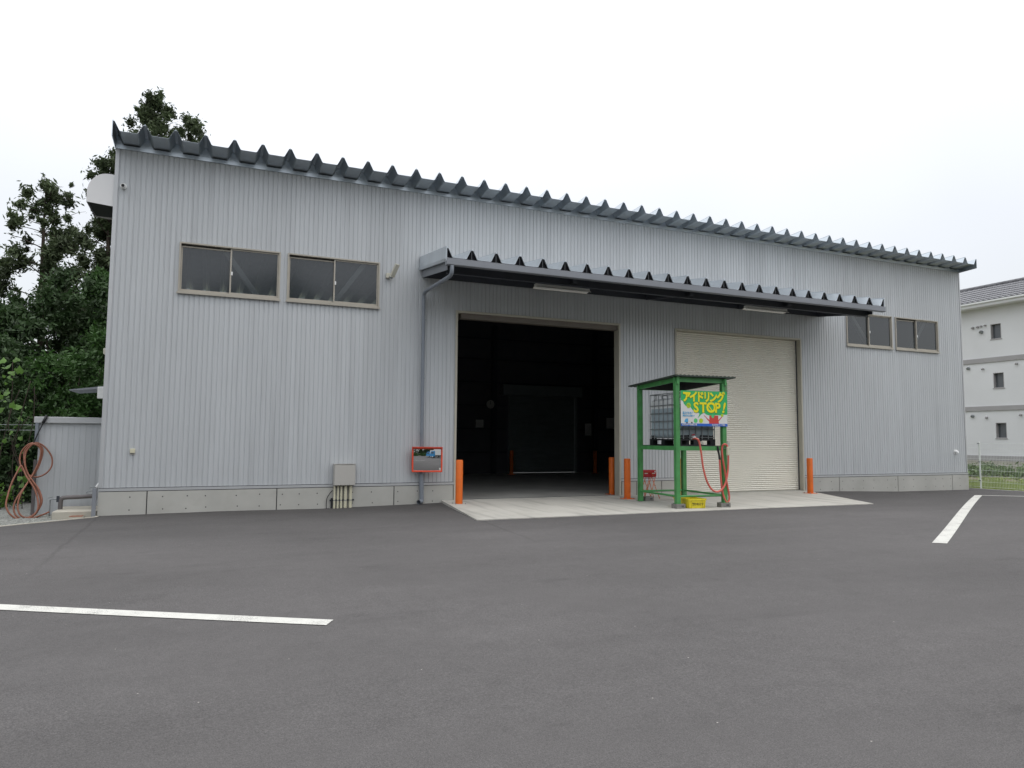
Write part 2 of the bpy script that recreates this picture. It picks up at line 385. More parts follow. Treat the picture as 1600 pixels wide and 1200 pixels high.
class MB:
    def __init__(s):
        s.v, s.f = [], []

    def add(s, vs, fs):
        k = len(s.v)
        s.v += [tuple(map(float, p)) for p in vs]
        s.f += [tuple(i + k for i in f) for f in fs]
        return s

    def box(s, x0, x1, y0, y1, z0, z1):
        s.add([(x0, y0, z0), (x1, y0, z0), (x1, y1, z0), (x0, y1, z0), (x0, y0, z1), (x1, y0, z1), (x1, y1, z1), (x0, y1, z1)],
              [(0, 3, 2, 1), (4, 5, 6, 7), (0, 1, 5, 4), (1, 2, 6, 5), (2, 3, 7, 6), (3, 0, 4, 7)])
        return s

    def bbox(s, x0, x1, y0, y1, z0, z1, b=0.01):
        # box with chamfered long edges (all 12 edges cut)
        xs, ys, zs = (x0, x1), (y0, y1), (z0, z1)
        vs, idx = [], {}
        for i in (0, 1):
            for j in (0, 1):
                for k in (0, 1):
                    sx, sy, sz = (1, -1)[i], (1, -1)[j], (1, -1)[k]
                    for a in range(3):
                        p = [xs[i], ys[j], zs[k]]
                        for q, sg in ((0, sx), (1, sy), (2, sz)):
                            if q != a:
                                p[q] += sg * b
                        idx[(i, j, k, a)] = len(vs); vs.append(tuple(p))
        # vertex (..., a) lies on the face normal to axis a
        fs = []
        for i in (0, 1):
            c = [(i, 0, 0), (i, 1, 0), (i, 1, 1), (i, 0, 1)]
            fs.append(tuple(idx[(*q, 0)] for q in c))
            c = [(0, i, 0), (1, i, 0), (1, i, 1), (0, i, 1)]
            fs.append(tuple(idx[(*q, 1)] for q in c))
            c = [(0, 0, i), (1, 0, i), (1, 1, i), (0, 1, i)]
            fs.append(tuple(idx[(*q, 2)] for q in c))
        for i in (0, 1):
            for j in (0, 1):
                fs.append((idx[(i, j, 0, 0)], idx[(i, j, 1, 0)], idx[(i, j, 1, 1)], idx[(i, j, 0, 1)]))
                fs.append((idx[(i, 0, j, 0)], idx[(i, 1, j, 0)], idx[(i, 1, j, 2)], idx[(i, 0, j, 2)]))
                fs.append((idx[(0, i, j, 1)], idx[(1, i, j, 1)], idx[(1, i, j, 2)], idx[(0, i, j, 2)]))
                for k in (0, 1):
                    fs.append((idx[(i, j, k, 0)], idx[(i, j, k, 1)], idx[(i, j, k, 2)]))
        s.add(vs, fs)
        return s

    def obox(s, c, ux, uy, uz):
        c, ux, uy, uz = Vector(c), Vector(ux), Vector(uy), Vector(uz)
        vs = [c + ux * a + uy * b + uz * d for d in (-1, 1) for (a, b) in ((-1, -1), (1, -1), (1, 1), (-1, 1))]
        s.add(vs, [(0, 3, 2, 1), (4, 5, 6, 7), (0, 1, 5, 4), (1, 2, 6, 5), (2, 3, 7, 6), (3, 0, 4, 7)])
        return s

    def bar(s, a, b, w, h=None, up=(0, 0, 1)):
        a, b = Vector(a), Vector(b)
        h = w if h is None else h
        d = (b - a)
        L = d.length / 2
        d.normalize()
        up = Vector(up)
        if abs(d.dot(up)) > 0.98:
            up = Vector((0, 1, 0))
        x = d.cross(up).normalized()
        z = x.cross(d).normalized()
        return s.obox((a + b) / 2, d * L, x * w / 2, z * h / 2)

    def tube(s, pts, r, n=10, closed=False, caps=True, radii=None):
        pts = [Vector(p) for p in pts]
        k0 = len(s.v)
        N = len(pts)
        t0 = (pts[1] - pts[0]).normalized()
        ref = Vector((0, 0, 1)) if abs(t0.z) < 0.9 else Vector((1, 0, 0))
        x = t0.cross(ref).normalized()
        for i, p in enumerate(pts):
            if closed:
                t = (pts[(i + 1) % N] - pts[i - 1]).normalized()
            else:
                t = (pts[min(i + 1, N - 1)] - pts[max(i - 1, 0)]).normalized()
            x = (x - t * x.dot(t)).normalized()
            y = t.cross(x)
            rr = radii[i] if radii else r
            for j in range(n):
                a = 2 * pi * j / n
                s.v.append(tuple(p + x * (cos(a) * rr) + y * (sin(a) * rr)))
        M = N if closed else N - 1
        for i in range(M):
            for j in range(n):
                a, b = k0 + i * n + j, k0 + i * n + (j + 1) % n
                i2 = (i + 1) % N
                c, d = k0 + i2 * n + (j + 1) % n, k0 + i2 * n + j
                s.f.append((a, b, c, d))
        if caps and not closed:
            s.f.append(tuple(k0 + j for j in range(n))[::-1])
            s.f.append(tuple(k0 + (N - 1) * n + j for j in range(n)))
        return s

    def cyl(s, a, b, r, n=16, r2=None):
        return s.tube([a, b], r, n, radii=[r, r if r2 is None else r2])

    def prism(s, poly, z0, z1, axis='z'):
        # poly: list of 2-D points; extruded along axis
        n = len(poly)

        def P(p, t):
            if axis == 'z':
                return (p[0], p[1], t)
            if axis == 'y':
                return (p[0], t, p[1])
            return (t, p[0], p[1])
        vs = [P(p, z0) for p in poly] + [P(p, z1) for p in poly]
        s.add(vs, [tuple(range(n))[::-1], tuple(range(n, 2 * n))] + [(i, (i + 1) % n, n + (i + 1) % n, n + i) for i in range(n)])
        return s

    def build(s, name, m, parent=None, smooth=False, stuff=False, base=(0, 0, 0), angle=None):
        me = bpy.data.meshes.new(name)
        if any(base):
            bx, by, bz = base
            vs = [(a - bx, b - by, c - bz) for a, b, c in s.v]
        else:
            vs = s.v
        me.from_pydata(vs, [], s.f)
        me.update()
        me.materials.append(MATS[m])
        if smooth:
            me.shade_smooth()
            if angle is not None:
                try:
                    me.set_sharp_from_angle(angle=radians(angle))
                except Exception:
                    pass
        o = bpy.data.objects.new(name, me)
        COL.objects.link(o)
        if parent is not None:
            o.parent = parent
        if stuff:
            o['kind'] = 'stuff'
        return o


def thing(name, label, cat, loc=(0, 0, 0), rz=0.0, group=None):
    o = bpy.data.objects.new(name, None)
    COL.objects.link(o)
    o.location = loc
    o.rotation_euler = (0, 0, rz)
    o.empty_display_size = 0.2
    o['label'] = label
    o['category'] = cat
    if group:
        o['group'] = group
    return o


def dup(root, loc, label, group=None, rz=None):
    r = root.copy()
    COL.objects.link(r)
    r.location = loc
    if rz is not None:
        r.rotation_euler = (0, 0, rz)
    r['label'] = label
    if group:
        r['group'] = group
    for ch in list(root.children):
        c = ch.copy(); COL.objects.link(c); c.parent = r
        for g in list(ch.children):
            d = g.copy(); COL.objects.link(d); d.parent = c
    return r


def copy_part(o, parent, dx=0, dy=0, dz=0):
    c = o.copy()
    COL.objects.link(c)
    c.parent = parent
    c.location = (o.location.x + dx, o.location.y + dy, o.location.z + dz)
    return c


def text(body, size, m, parent, loc, rot, name='lettering', offset=0.0, ext=0.0005, shear=0.0, sx=1.0, align='LEFT', smat=None):
    c = bpy.data.curves.new(name, 'FONT')
    c.body = body
    c.size = size
    c.offset = offset
    c.extrude = ext
    c.shear = shear
    c.align_x = align
    c.resolution_u = 3
    t = bpy.data.objects.new('tmp', c)
    COL.objects.link(t)
    bpy.context.view_layer.update()
    dg = bpy.context.evaluated_depsgraph_get()
    me = bpy.data.meshes.new_from_object(t.evaluated_get(dg))
    COL.objects.unlink(t)
    bpy.data.objects.remove(t)
    me.materials.clear()
    me.materials.append(MATS[m])
    o = bpy.data.objects.new(name, me)
    COL.objects.link(o)
    o.parent = parent
    o.location = loc
    o.rotation_euler = rot
    o.scale = (sx, 1, 1)
    return o


def catmull(pts, k=8, closed=False):
    pts = [Vector(p) for p in pts]
    out = []
    N = len(pts)
    rng_ = range(N) if closed else range(N - 1)
    for i in rng_:
        if closed:
            p0, p1, p2, p3 = pts[i - 1], pts[i], pts[(i + 1) % N], pts[(i + 2) % N]
        else:
            p0, p1, p2, p3 = pts[max(i - 1, 0)], pts[i], pts[i + 1], pts[min(i + 2, N - 1)]
        for j in range(k):
            t = j / k
            out.append(0.5 * ((2 * p1) + (p2 - p0) * t + (2 * p0 - 5 * p1 + 4 * p2 - p3) * t * t + (3 * p1 - p0 - 3 * p2 + p3) * t ** 3))
    if not closed:
        out.append(pts[-1])
    return out


def smooth01(t):
    t = max(0.0, min(1.0, t))
    return t * t * (3 - 2 * t)


WF = ((-30, -0.09), (-2, -0.079), (0.33, -0.058), (2.3, -0.072), (4.27, -0.037), (5.1, -0.02), (16.7, -0.03), (17.9, -0.035), (20.4, -0.105), (24, -0.12), (60, -0.14))


def wallz(x):
    for (a, za), (b, zb) in zip(WF, WF[1:]):
        if x <= b:
            return za + (zb - za) * (x - a) / (b - a)
    return WF[-1][1]


def gz(x, y):
    und = 0.006 * sin(x * 0.55 + 1.3) * cos(y * 0.42) + 0.004 * sin(y * 0.9 + x * 0.31)
    und *= smooth01((16.5 - y) / 3)
    return wallz(x) * smooth01((y - 10.5) / 5.7) + und


# ------------------------------------------------------------------ ground
W = 16.2
XL, XR = -2.003, 23.93
g = MB().add([(-300, -300, -0.2), (400, -300, -0.2), (400, 400, -0.2), (-300, 400, -0.2)], [(0, 1, 2, 3)])
o = g.build('ground', 'soil'); o['kind'] = 'structure'

g = MB()
xs_n, ys = 96, list(np.linspace(-40, 16.28, 141))
for y in ys:
    if y > 4:
        xl = -1.93 - 1.1 * (15.96 - y) if y < 15.96 else -1.93
    else:
        xl = -1.93 - 1.1 * 11.96 - (4 - y) * 0.5
    xr = 24.72
    for i in range(xs_n):
        x = xl + (xr - xl) * i / (xs_n - 1)
        g.v.append((x, y, gz(x, y)))
for j in range(len(ys) - 1):
    for i in range(xs_n - 1):
        a = j * xs_n + i
        g.f.append((a, a + 1, a + xs_n + 1, a + xs_n))
# turned-down edges
for j in range(len(ys) - 1):
    for i in (0, xs_n - 1):
        a, b = j * xs_n + i, (j + 1) * xs_n + i
        pa, pb = g.v[a], g.v[b]
        g.add([pa, pb, (pb[0], pb[1], pb[2] - 0.22), (pa[0], pa[1], pa[2] - 0.22)], [(0, 1, 2, 3)])
o = g.build('asphalt_yard', 'asphalt', smooth=False); o['kind'] = 'structure'
for p in o.data.polygons:
    p.use_smooth = abs(p.normal.z) > 0.5


def strip(path_a, path_b, n, name, lift=0.006):
    g = MB()
    for i in range(n + 1):
        t = i / n
        for (a, b) in (path_a, path_b):
            x, y = a[0] + (b[0] - a[0]) * t, a[1] + (b[1] - a[1]) * t
            g.v.append((x, y, gz(x, y) + lift))
    for i in range(n):
        g.f.append((2 * i, 2 * i + 1, 2 * i + 3, 2 * i + 2))
    o = g.build(name, 'white_paint')
    o['kind'] = 'structure'
    return o


strip(((0.995, 6.055), (-5.6, 10.05)), ((0.915, 5.905), (-5.7, 9.90)), 40, 'painted_line')
strip(((9.95, 7.32), (20.85, 13.93)), ((10.10, 7.19), (20.93, 13.76)), 60, 'painted_line')
strip(((20.935, 13.93), (22.75, 11.55)), ((20.90, 13.70), (22.62, 11.45)), 20, 'painted_line')

# gravel strip at the left
g = MB()
nx = 30
gv_pts = [(-1.90, 16.0), (-9.0, 9.5), (-9.0, 30), (-1.90, 30)]
g.add([(x, y, -0.135) for x, y in gv_pts], [(0, 3, 2, 1)])
o = g.build('gravel_strip', 'gravel'); o['kind'] = 'structure'
g = MB()
for i in range(5200):
    y = RNG.uniform(13.0, 17.6)
    xmax = -1.99 - 1.1 * (15.96 - y) if y < 15.9 else -2.03
    x = RNG.uniform(max(-6.0, xmax - 4.0), xmax)
    r = RNG.uniform(0.010, 0.026)
    a = RNG.uniform(0, 6.28)
    h = r * RNG.uniform(0.5, 0.9)
    ca, sa = cos(a) * r, sin(a) * r * 0.8
    z = -0.133
    g.add([(x + ca, y + sa, z), (x - sa, y + ca, z), (x - ca, y - sa, z), (x + sa, y - ca, z), (x + r * 0.2, y - r * 0.1, z + h)],
          [(0, 1, 4), (1, 2, 4), (2, 3, 4), (3, 0, 4)])
o = g.build('gravel', 'stone', stuff=True)
o['label'] = 'loose grey gravel beside the asphalt edge at the left shed'; o['category'] = 'gravel'

# thin concrete kerb along the left asphalt edge
g = MB()
pl = [(-1.96, 16.10), (-1.97, 15.97), (-3.27, 14.79), (-6.5, 11.85), (-12, 6.85)]
for (a, b) in zip(pl, pl[1:]):
    za, zb = gz(*a) + 0.006, gz(*b) + 0.006
    g.add([(a[0], a[1], za), (b[0], b[1], zb), (b[0] - 0.045, b[1] + 0.05, zb), (a[0] - 0.045, a[1] + 0.05, za),
           (a[0], a[1], za - 0.2), (b[0], b[1], zb - 0.2), (b[0] - 0.045, b[1] + 0.05, zb - 0.2), (a[0] - 0.045, a[1] + 0.05, za - 0.2)],
          [(0, 1, 2, 3), (0, 4, 5, 1), (3, 2, 6, 7), (0, 3, 7, 4), (1, 5, 6, 2)])
o = g.build('kerb', 'old_concrete'); o['kind'] = 'structure'
# right-hand kerb between yard and grass
g = MB()
for i in range(24):
    y0 = 17.6 - i * 0.6
    zt = gz(24.7, min(y0, 16.2)) + 0.012
    g.box(24.705, 24.82, y0 - 0.594, y0, -0.3, zt)
o = g.build('kerb', 'concrete'); o['kind'] = 'structure'

# concrete apron in front of the doors
g = MB()
na, nb = 24, 12


def apron_xy(u, v):
    y = 12.32 + (16.24 - 12.32) * v
    x0 = 4.58 + (5.12 - 4.58) * v
    x1 = 14.75 + (16.62 - 14.75) * v
    return x0 + (x1 - x0) * u, y


def apron_z(x, y):
    e = 0.010
    return e + 0.022 * smooth01((y - 12.3) / 3.5) * (1 - 0.9 * smooth01((x - 8) / 8.5))


for j in range(nb + 1):
    for i in range(na + 1):
        x, y = apron_xy(i / na, j / nb)
        g.v.append((x, y, apron_z(x, y)))
for j in range(nb):
    for i in range(na):
        a = j * (na + 1) + i
        g.f.append((a, a + 1, a + na + 2, a + na + 1))
ring = [apron_xy(i / na, 0) for i in range(na + 1)]
for (a, b) in zip(ring, ring[1:]):
    g.add([(a[0], a[1], apron_z(*a)), (b[0], b[1], apron_z(*b)), (b[0], b[1], -0.15), (a[0], a[1], -0.15)], [(0, 3, 2, 1)])
for u in (0, 1):
    ring = [apron_xy(u, j / nb) for j in range(nb + 1)]
    for (a, b) in zip(ring, ring[1:]):
        g.add([(a[0], a[1], apron_z(*a)), (b[0], b[1], apron_z(*b)), (b[0], b[1], -0.15), (a[0], a[1], -0.15)], [(0, 3, 2, 1)])
o = g.build('concrete_apron', 'apron'); o['kind'] = 'structure'

# ------------------------------------------------------------------ warehouse
WB = (10.96, 16.2, 0.0)
ware = thing('warehouse', 'large grey ribbed metal warehouse with folded plate roof and two loading doors', 'warehouse', WB)


def wpart(mb, name, m, parent=None, **k):
    return mb.build(name, m, parent or ware, base=WB, **k)


PT = 0.1
Z0, ZT = 0.468, 7.43


def clad(g, x0, x1, z0, z1):
    # ribbed sheet: proud flat, narrow dark groove
    prof = [(0.0, 0.0), (0.070, 0.001), (0.075, 0.011), (0.090, 0.011), (0.100, 0.0)]
    pts = []
    k0 = int(math.floor((x0 - XL) / PT)) - 1
    k1 = int(math.ceil((x1 - XL) / PT)) + 1

    def yat(x):
        t = ((x - XL) / PT) % 1.0 * PT
        for (a, ya), (b, yb) in zip(prof, prof[1:]):
            if t <= b:
                return ya + (yb - ya) * (t - a) / max(b - a, 1e-9)
        return 0
    pts.append((x0, yat(x0 + 1e-6)))
    for k in range(k0, k1):
        for (t, y) in prof[:-1]:
            x = XL + k * PT + t
            if x0 + 1e-4 < x < x1 - 1e-4:
                pts.append((x, y))
    pts.append((x1, yat(x1 - 1e-6)))
    vs, fs = [], []
    for (x, y) in pts:
        vs += [(x, W + y, z0), (x, W + y, z1)]
    for i in range(len(pts) - 1):
        fs.append((2 * i, 2 * i + 2, 2 * i + 3, 2 * i + 1))
    g.add(vs, fs)


g = MB()
WZ0, WZ1 = 4.525, 5.605
WIN = [(-0.738, 1.300), (1.450, 3.520), (18.440, 20.480), (20.640, 22.697)]
DZ = 4.575
D1, D2 = (5.46, 10.03), (11.91, 16.472)
cur = XL + 0.07
segs = sorted([(a, b, 'w') for a, b in WIN] + [(*D1, 'd'), (*D2, 'd')])
for a, b, k in segs:
    clad(g, cur, a, Z0, ZT)
    if k == 'w':
        clad(g, a, b, Z0, WZ0)
        clad(g, a, b, WZ1, ZT)
    else:
        clad(g, a, b, DZ, ZT)
    cur = b
clad(g, cur, XR - 0.05, Z0, ZT)
wpart(g, 'wall_cladding', 'siding')
for a_, b_ in ((XL, XL + 0.07), (XR - 0.05, XR)):
    wpart(MB().box(a_, b_, W - 0.012, W + 0.15, Z0 - 0.0, ZT), 'corner_trim', 'flashing')
# base flashing pieces
for a, b in ((XL, D1[0] - 0.052), (D1[1] + 0.052, D2[0] - 0.052), (D2[1] + 0.052, XR)):
    wpart(MB().box(a, b, W - 0.030, W + 0.018, 0.402, 0.455), 'base_flashing', 'flashing')
# top flashing under the roof
g = MB()
g.box(XL, XR, W - 0.03, W + 0.1, 7.42, 7.50)
wpart(g, 'eaves_flashing', 'roof_metal')
# inner skin of front wall, sides, rear, with openings
g = MB()
RY = 28.4


def inner(x0, x1, z0, z1):
    g.box(x0, x1, W + 0.02, W + 0.14, z0, z1)


cur = XL + 0.004
for a, b, k in segs:
    if k == 'd':
        inner(cur, a - 0.025, 0.0, 7.48)
        inner(a - 0.025, b + 0.025, DZ + 0.025, 7.48)
        cur = b + 0.025
    else:
        inner(cur, a - 0.002, 0.0, 7.48)
        inner(a - 0.002, b + 0.002, 0.0, WZ0 - 0.002); inner(a - 0.002, b + 0.002, WZ1 + 0.002, 7.48)
        cur = b + 0.002
inner(cur, XR - 0.004, 0.0, 7.48)
for xa_ in (XL + 0.004, XR - 0.12):
    g.prism([(W + 0.142, -0.1), (RY - 0.002, -0.1), (RY - 0.002, 6.84), (W + 0.142, 7.50)], xa_, xa_ + 0.116, 'x')
RS = (12.0, 15.3, 3.42)
g.box(XL + 0.004, RS[0], RY, RY + 0.12, -0.1, 6.86)
g.box(RS[1], XR - 0.004, RY, RY + 0.12, -0.1, 6.86)
g.box(RS[0], RS[1], RY, RY + 0.12, RS[2], 6.86)
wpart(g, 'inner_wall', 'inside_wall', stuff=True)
# outer skins of the sides
for x in (XL - 0.002, XR - 0.008):
    g = MB()
    for k in range(int((RY - W) / 0.1)):
        y0 = W + 0.16 + k * 0.1
        g.box(x, x + 0.012, y0, y0 + 0.07, Z0, 6.84)
    wpart(g, 'side_cladding', 'siding', stuff=True)
# floor
g = MB().box(XL + 0.1, XR - 0.1, W + 0.045, RY + 0.3, -0.3, 0.022)
wpart(g, 'floor', 'inside_floor')
g = MB().box(D1[0] - 0.02, D1[1] + 0.02, W + 0.041, W + 0.16, -0.3, 0.012)
# sill channel (shutter rail recess in the floor)
g = MB().box(D1[0] + 0.02, D1[1] - 0.02, W + 0.17, W + 0.22, 0.0221, 0.027)
wpart(g, 'threshold_rail', 'dark_steel')

# foundation wall sections
def foundation(a, b):
    g = MB()
    g.box(a + 0.011, b - 0.011, W - 0.03, W + 0.018, -0.28, 0.388)
    return wpart(g, 'foundation_panel', 'concrete')


fj = [XL - 0.004, -1.132, 1.378, 3.959, 5.40]
for a, b in zip(fj, fj[1:]):
    foundation(a, b)
for a, b in ((10.10, 10.564), (10.564, 11.365), (11.365, 11.85)):
    foundation(a, b)
fj = [16.53, 17.932, 20.499, 23.105, XR + 0.004]
for a, b in zip(fj, fj[1:]):
    foundation(a, b)
for x in (-1.132, 1.378, 3.959, 10.564, 11.365, 17.932, 20.499, 23.105):
    wpart(MB().box(x - 0.0105, x + 0.0105, W - 0.016, W + 0.017, -0.27, 0.386), 'joint_filler', 'joint')
# formwork tie holes
g = MB()
for a, b in ((XL, 5.4), (16.6, XR), (10.15, 11.8)):
    x = a + 0.55
    while x < b - 0.1:
        for z in (0.27, 0.03):
            if z > wallz(x) + 0.03:
                cx, cz = x + RNG.uniform(-0.02, 0.02), z + RNG.uniform(-0.01, 0.01)
                vs = [(cx + 0.014 * cos(t), W - 0.0315, cz + 0.014 * sin(t)) for t in np.linspace(0, 2 * pi, 8, endpoint=False)]
                g.add(vs, [tuple(range(8))])
        x += RNG.choice([0.45, 0.38, 0.6])
wpart(g, 'tie_hole', 'joint', stuff=True)

# folded plate roof
ROOF_P = 0.56375
YF, YB = 15.58, RY + 0.4
SL = 0.055


def plate_profile(p, h):
    # peak to peak
    return [(0, h), (0.028, h), (0.118, 0.012), (0.140, 0.0), (p - 0.140, 0.0), (p - 0.118, 0.012), (p - 0.028, h), (p, h)]


def plate(p, h, yf, yb, zf, zb, thick=0.004):
    pr_ = plate_profile(p, h)
    g = MB()
    n = len(pr_)
    vs = []
    for (y, z0) in ((yf, zf), (yb, zb)):
        for t in (0, -thick):
            vs += [(x, y, z0 + z + t) for x, z in pr_]
    fs = []
    for i in range(n - 1):
        fs.append((i, i + 1, 2 * n + i + 1, 2 * n + i))           # top
        fs.append((n + i, 3 * n + i, 3 * n + i + 1, n + i + 1))   # under
        fs.append((i, n + i, n + i + 1, i + 1))                   # front lip
    g.add(vs, fs)
    # standing seam on the left peak
    g.add([(-0.006, yf, zf + h), (0.006, yf, zf + h), (0.006, yb, zb + h), (-0.006, yb, zb + h),
           (-0.006, yf, zf + h + 0.022), (0.006, yf, zf + h + 0.022), (0.006, yb, zb + h + 0.022), (-0.006, yb, zb + h + 0.022)],
          [(4, 5, 6, 7), (0, 1, 5, 4), (1, 2, 6, 5), (3, 0, 4, 7)])
    return g


zf_r = 7.562
first = plate(ROOF_P, 0.19, YF - W, YB - W, zf_r, zf_r - SL * (YB - YF)).build('roof_panel', 'roof_metal', ware)
first.location = (XL - WB[0], 0, 0)
for k in range(1, 46):
    copy_part(first, ware, k * ROOF_P)
# end flashings of the roof
for x in (XL - 0.012, XR + 0.002):
    g = MB()
    zt, zb = zf_r + 0.20, zf_r - 0.12
    dz = SL * (YB - YF)
    g.add([(x, YF - 0.005, zb), (x + 0.012, YF - 0.005, zb), (x + 0.012, YB, zb - dz), (x, YB, zb - dz),
           (x, YF - 0.005, zt), (x + 0.012, YF - 0.005, zt), (x + 0.012, YB, zt - dz), (x, YB, zt - dz)],
          [(0, 3, 2, 1), (4, 5, 6, 7), (0, 1, 5, 4), (1, 2, 6, 5), (2, 3, 7, 6), (3, 0, 4, 7)])
    wpart(g, 'roof_end_flashing', 'roof_metal')
# closures between plate and wall
g = MB()
zw = zf_r - SL * (W - YF)
for k in range(46):
    x = XL + k * ROOF_P
    for (a, b) in ((x, 1), (x + ROOF_P, -1)):
        g.add([(a, W + 0.02, zw - 0.02), (a + b * 0.14, W + 0.02, zw - 0.02), (a + b * 0.115, W + 0.02, zw + 0.01), (a + b * 0.03, W + 0.02, zw + 0.18), (a, W + 0.02, zw + 0.18)], [(0, 1, 2, 3, 4)])
wpart(g, 'roof_closure', 'roof_metal', stuff=True)

# interior: columns, girts, braces behind the windows
g = MB()
for z in (0.9, 1.9, 2.9, 3.9, 4.9, 5.8):
    if z < 3.5:
        g.box(XL + 0.2, RS[0] - 0.15, RY - 0.10, RY - 0.002, z, z + 0.06)
        g.box(RS[1] + 0.15, XR - 0.2, RY - 0.10, RY - 0.002, z, z + 0.06)
    else:
        g.box(XL + 0.2, XR - 0.2, RY - 0.10, RY - 0.002, z, z + 0.06)
wpart(g, 'girt', 'dark_steel', stuff=True)
for x in (3.5, 8.7, 11.2, 16.2, 21.0):
    g = MB()
    g.box(x - 0.1, x + 0.1, RY - 0.32, RY - 0.30, 0.02, 6.4)
    g.box(x - 0.1, x + 0.1, RY - 0.125, RY - 0.105, 0.02, 6.4)
    g.box(x - 0.006, x + 0.006, RY - 0.30, RY - 0.125, 0.02, 6.4)
    wpart(g, 'steel_column', 'dark_steel')
for a, b in (((-0.45, W + 0.20, 6.4), (1.35, W + 0.20, 3.9)), ((3.9, W + 0.20, 6.6), (2.1, W + 0.20, 4.0)), ((18.2, W + 0.20, 6.4), (20.2, W + 0.20, 3.9)), ((23.0, W + 0.20, 6.6), (21.2, W + 0.20, 4.0))):
    g = MB().bar(a, b, 0.11, 0.11)
    wpart(g, 'cross_brace', 'lamp_white')

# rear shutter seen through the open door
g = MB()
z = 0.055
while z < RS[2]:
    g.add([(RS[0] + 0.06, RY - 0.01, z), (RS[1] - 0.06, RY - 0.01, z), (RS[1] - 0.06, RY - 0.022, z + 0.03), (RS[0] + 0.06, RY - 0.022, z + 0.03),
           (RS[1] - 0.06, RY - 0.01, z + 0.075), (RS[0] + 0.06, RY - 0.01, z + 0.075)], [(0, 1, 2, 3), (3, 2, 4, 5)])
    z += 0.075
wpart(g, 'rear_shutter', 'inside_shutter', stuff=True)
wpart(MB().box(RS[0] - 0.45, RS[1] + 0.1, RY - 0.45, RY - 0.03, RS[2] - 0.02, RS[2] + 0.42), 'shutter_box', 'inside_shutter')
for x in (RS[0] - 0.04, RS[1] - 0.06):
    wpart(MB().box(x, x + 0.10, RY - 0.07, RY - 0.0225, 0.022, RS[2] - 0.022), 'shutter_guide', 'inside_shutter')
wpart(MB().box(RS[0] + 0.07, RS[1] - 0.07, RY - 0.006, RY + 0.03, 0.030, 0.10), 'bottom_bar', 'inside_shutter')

# open door: trim frame, jambs, head
def door_frame(a, b, depth):
    g = MB()
    g.box(a - 0.05, a, W - 0.03, W + depth, -0.1, DZ + 0.05)
    g.box(b, b + 0.05, W - 0.03, W + depth, -0.1, DZ + 0.05)
    g.box(a, b, W - 0.03, W + depth, DZ, DZ + 0.05)
    # folded lip
    return wpart(g, 'door_frame', 'beige_trim')


door_frame(D1[0], D1[1], 0.22)
door_frame(D2[0], D2[1], 0.17)
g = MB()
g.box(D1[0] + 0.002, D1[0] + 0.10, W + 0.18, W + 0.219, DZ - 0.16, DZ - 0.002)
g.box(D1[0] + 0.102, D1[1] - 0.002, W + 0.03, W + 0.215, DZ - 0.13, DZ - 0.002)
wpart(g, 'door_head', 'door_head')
# closed shutter curtain
SP = 0.0575
g = MB()
z = 0.03
a, b = D2[0] + 0.002, D2[1] - 0.002
yc = W + 0.15
while z < DZ:
    t = min(z + SP, DZ)
    g.add([(a, yc + 0.014, z), (b, yc + 0.014, z), (b, yc - 0.006, z + 0.010), (a, yc - 0.006, z + 0.010), (b, yc - 0.017, z + 0.028), (a, yc - 0.017, z + 0.028),
           (b, yc - 0.004, z + 0.046), (a, yc - 0.004, z + 0.046), (b, yc + 0.014, t), (a, yc + 0.014, t)],
          [(0, 1, 2, 3), (3, 2, 4, 5), (5, 4, 6, 7), (7, 6, 8, 9)])
    z += SP
wpart(g, 'shutter_curtain', 'shutter', stuff=True)
wpart(MB().box(a, b, yc - 0.018, yc + 0.012, 0.0, 0.031), 'bottom_bar', 'beige_trim')
wpart(MB().box(b - 0.035, b, yc - 0.024, yc - 0.0185, 0.032, DZ - 0.002), 'shutter_guide', 'dark_steel')

# windows (two sliding sashes each)
def window(a, b):
    g = MB()
    z0, z1 = WZ0, WZ1
    yf, yb = W - 0.035, W + 0.08
    g.box(a, a + 0.032, yf, yb, z0, z1)
    g.box(b - 0.032, b, yf, yb, z0, z1)
    g.box(a + 0.032, b - 0.032, yf, yb, z1 - 0.03, z1)
    g.box(a + 0.032, b - 0.032, yf, yb, z0, z0 + 0.04)
    g.box(a - 0.02, b + 0.02, W - 0.055, W - 0.0355, z0 - 0.025, z0 + 0.012)
    w = wpart(g, 'window', 'window_frame')
    c = (a + b) / 2
    for (s0, s1, y, nm) in ((a + 0.033, c + 0.016, W + 0.045, 0), (c - 0.016, b - 0.033, W + 0.003, 1)):
        g = MB()
        q0, q1 = z0 + 0.042, z1 - (0.062 if nm == 0 else 0.032)
        t = 0.031
        g.box(s0, s0 + t, y, y + 0.03, q0, q1)
        g.box(s1 - t, s1, y, y + 0.03, q0, q1)
        g.box(s0 + t, s1 - t, y, y + 0.03, q0, q0 + 0.045)
        g.box(s0 + t, s1 - t, y, y + 0.03, q1 - t, q1)
        sash = g.build('sash', 'window_frame', w, base=WB)
        g = MB().add([(s0 + t, y + 0.014, q0 + 0.045), (s1 - t, y + 0.014, q0 + 0.045), (s1 - t, y + 0.014, q1 - t), (s0 + t, y + 0.014, q1 - t)], [(0, 1, 2, 3)])
        p = g.build('pane', 'pane', w, base=WB)
    g = MB().bbox(c + 0.005, c + 0.04, W - 0.012, W + 0.0025, z0 + 0.46, z0 + 0.54, 0.004)
    g.build('latch', 'white', w, base=WB)
    # mid grey roller blind well inside
    return w


for a, b in WIN:
    window(a, b)

# ---- canopy over the doors
CP, CX, CN = 0.566, 4.485, 23
CYF, CZF, CZW = 14.06, 5.345, 5.61
CXR = CX + CP * CN
cz = lambda y: CZF + (CZW - CZF) * (y - CYF) / (W - CYF)
can = MB().box(CX + 0.12, CX + 0.19, CYF + 0.12, W - 0.002, 5.0, 5.02)
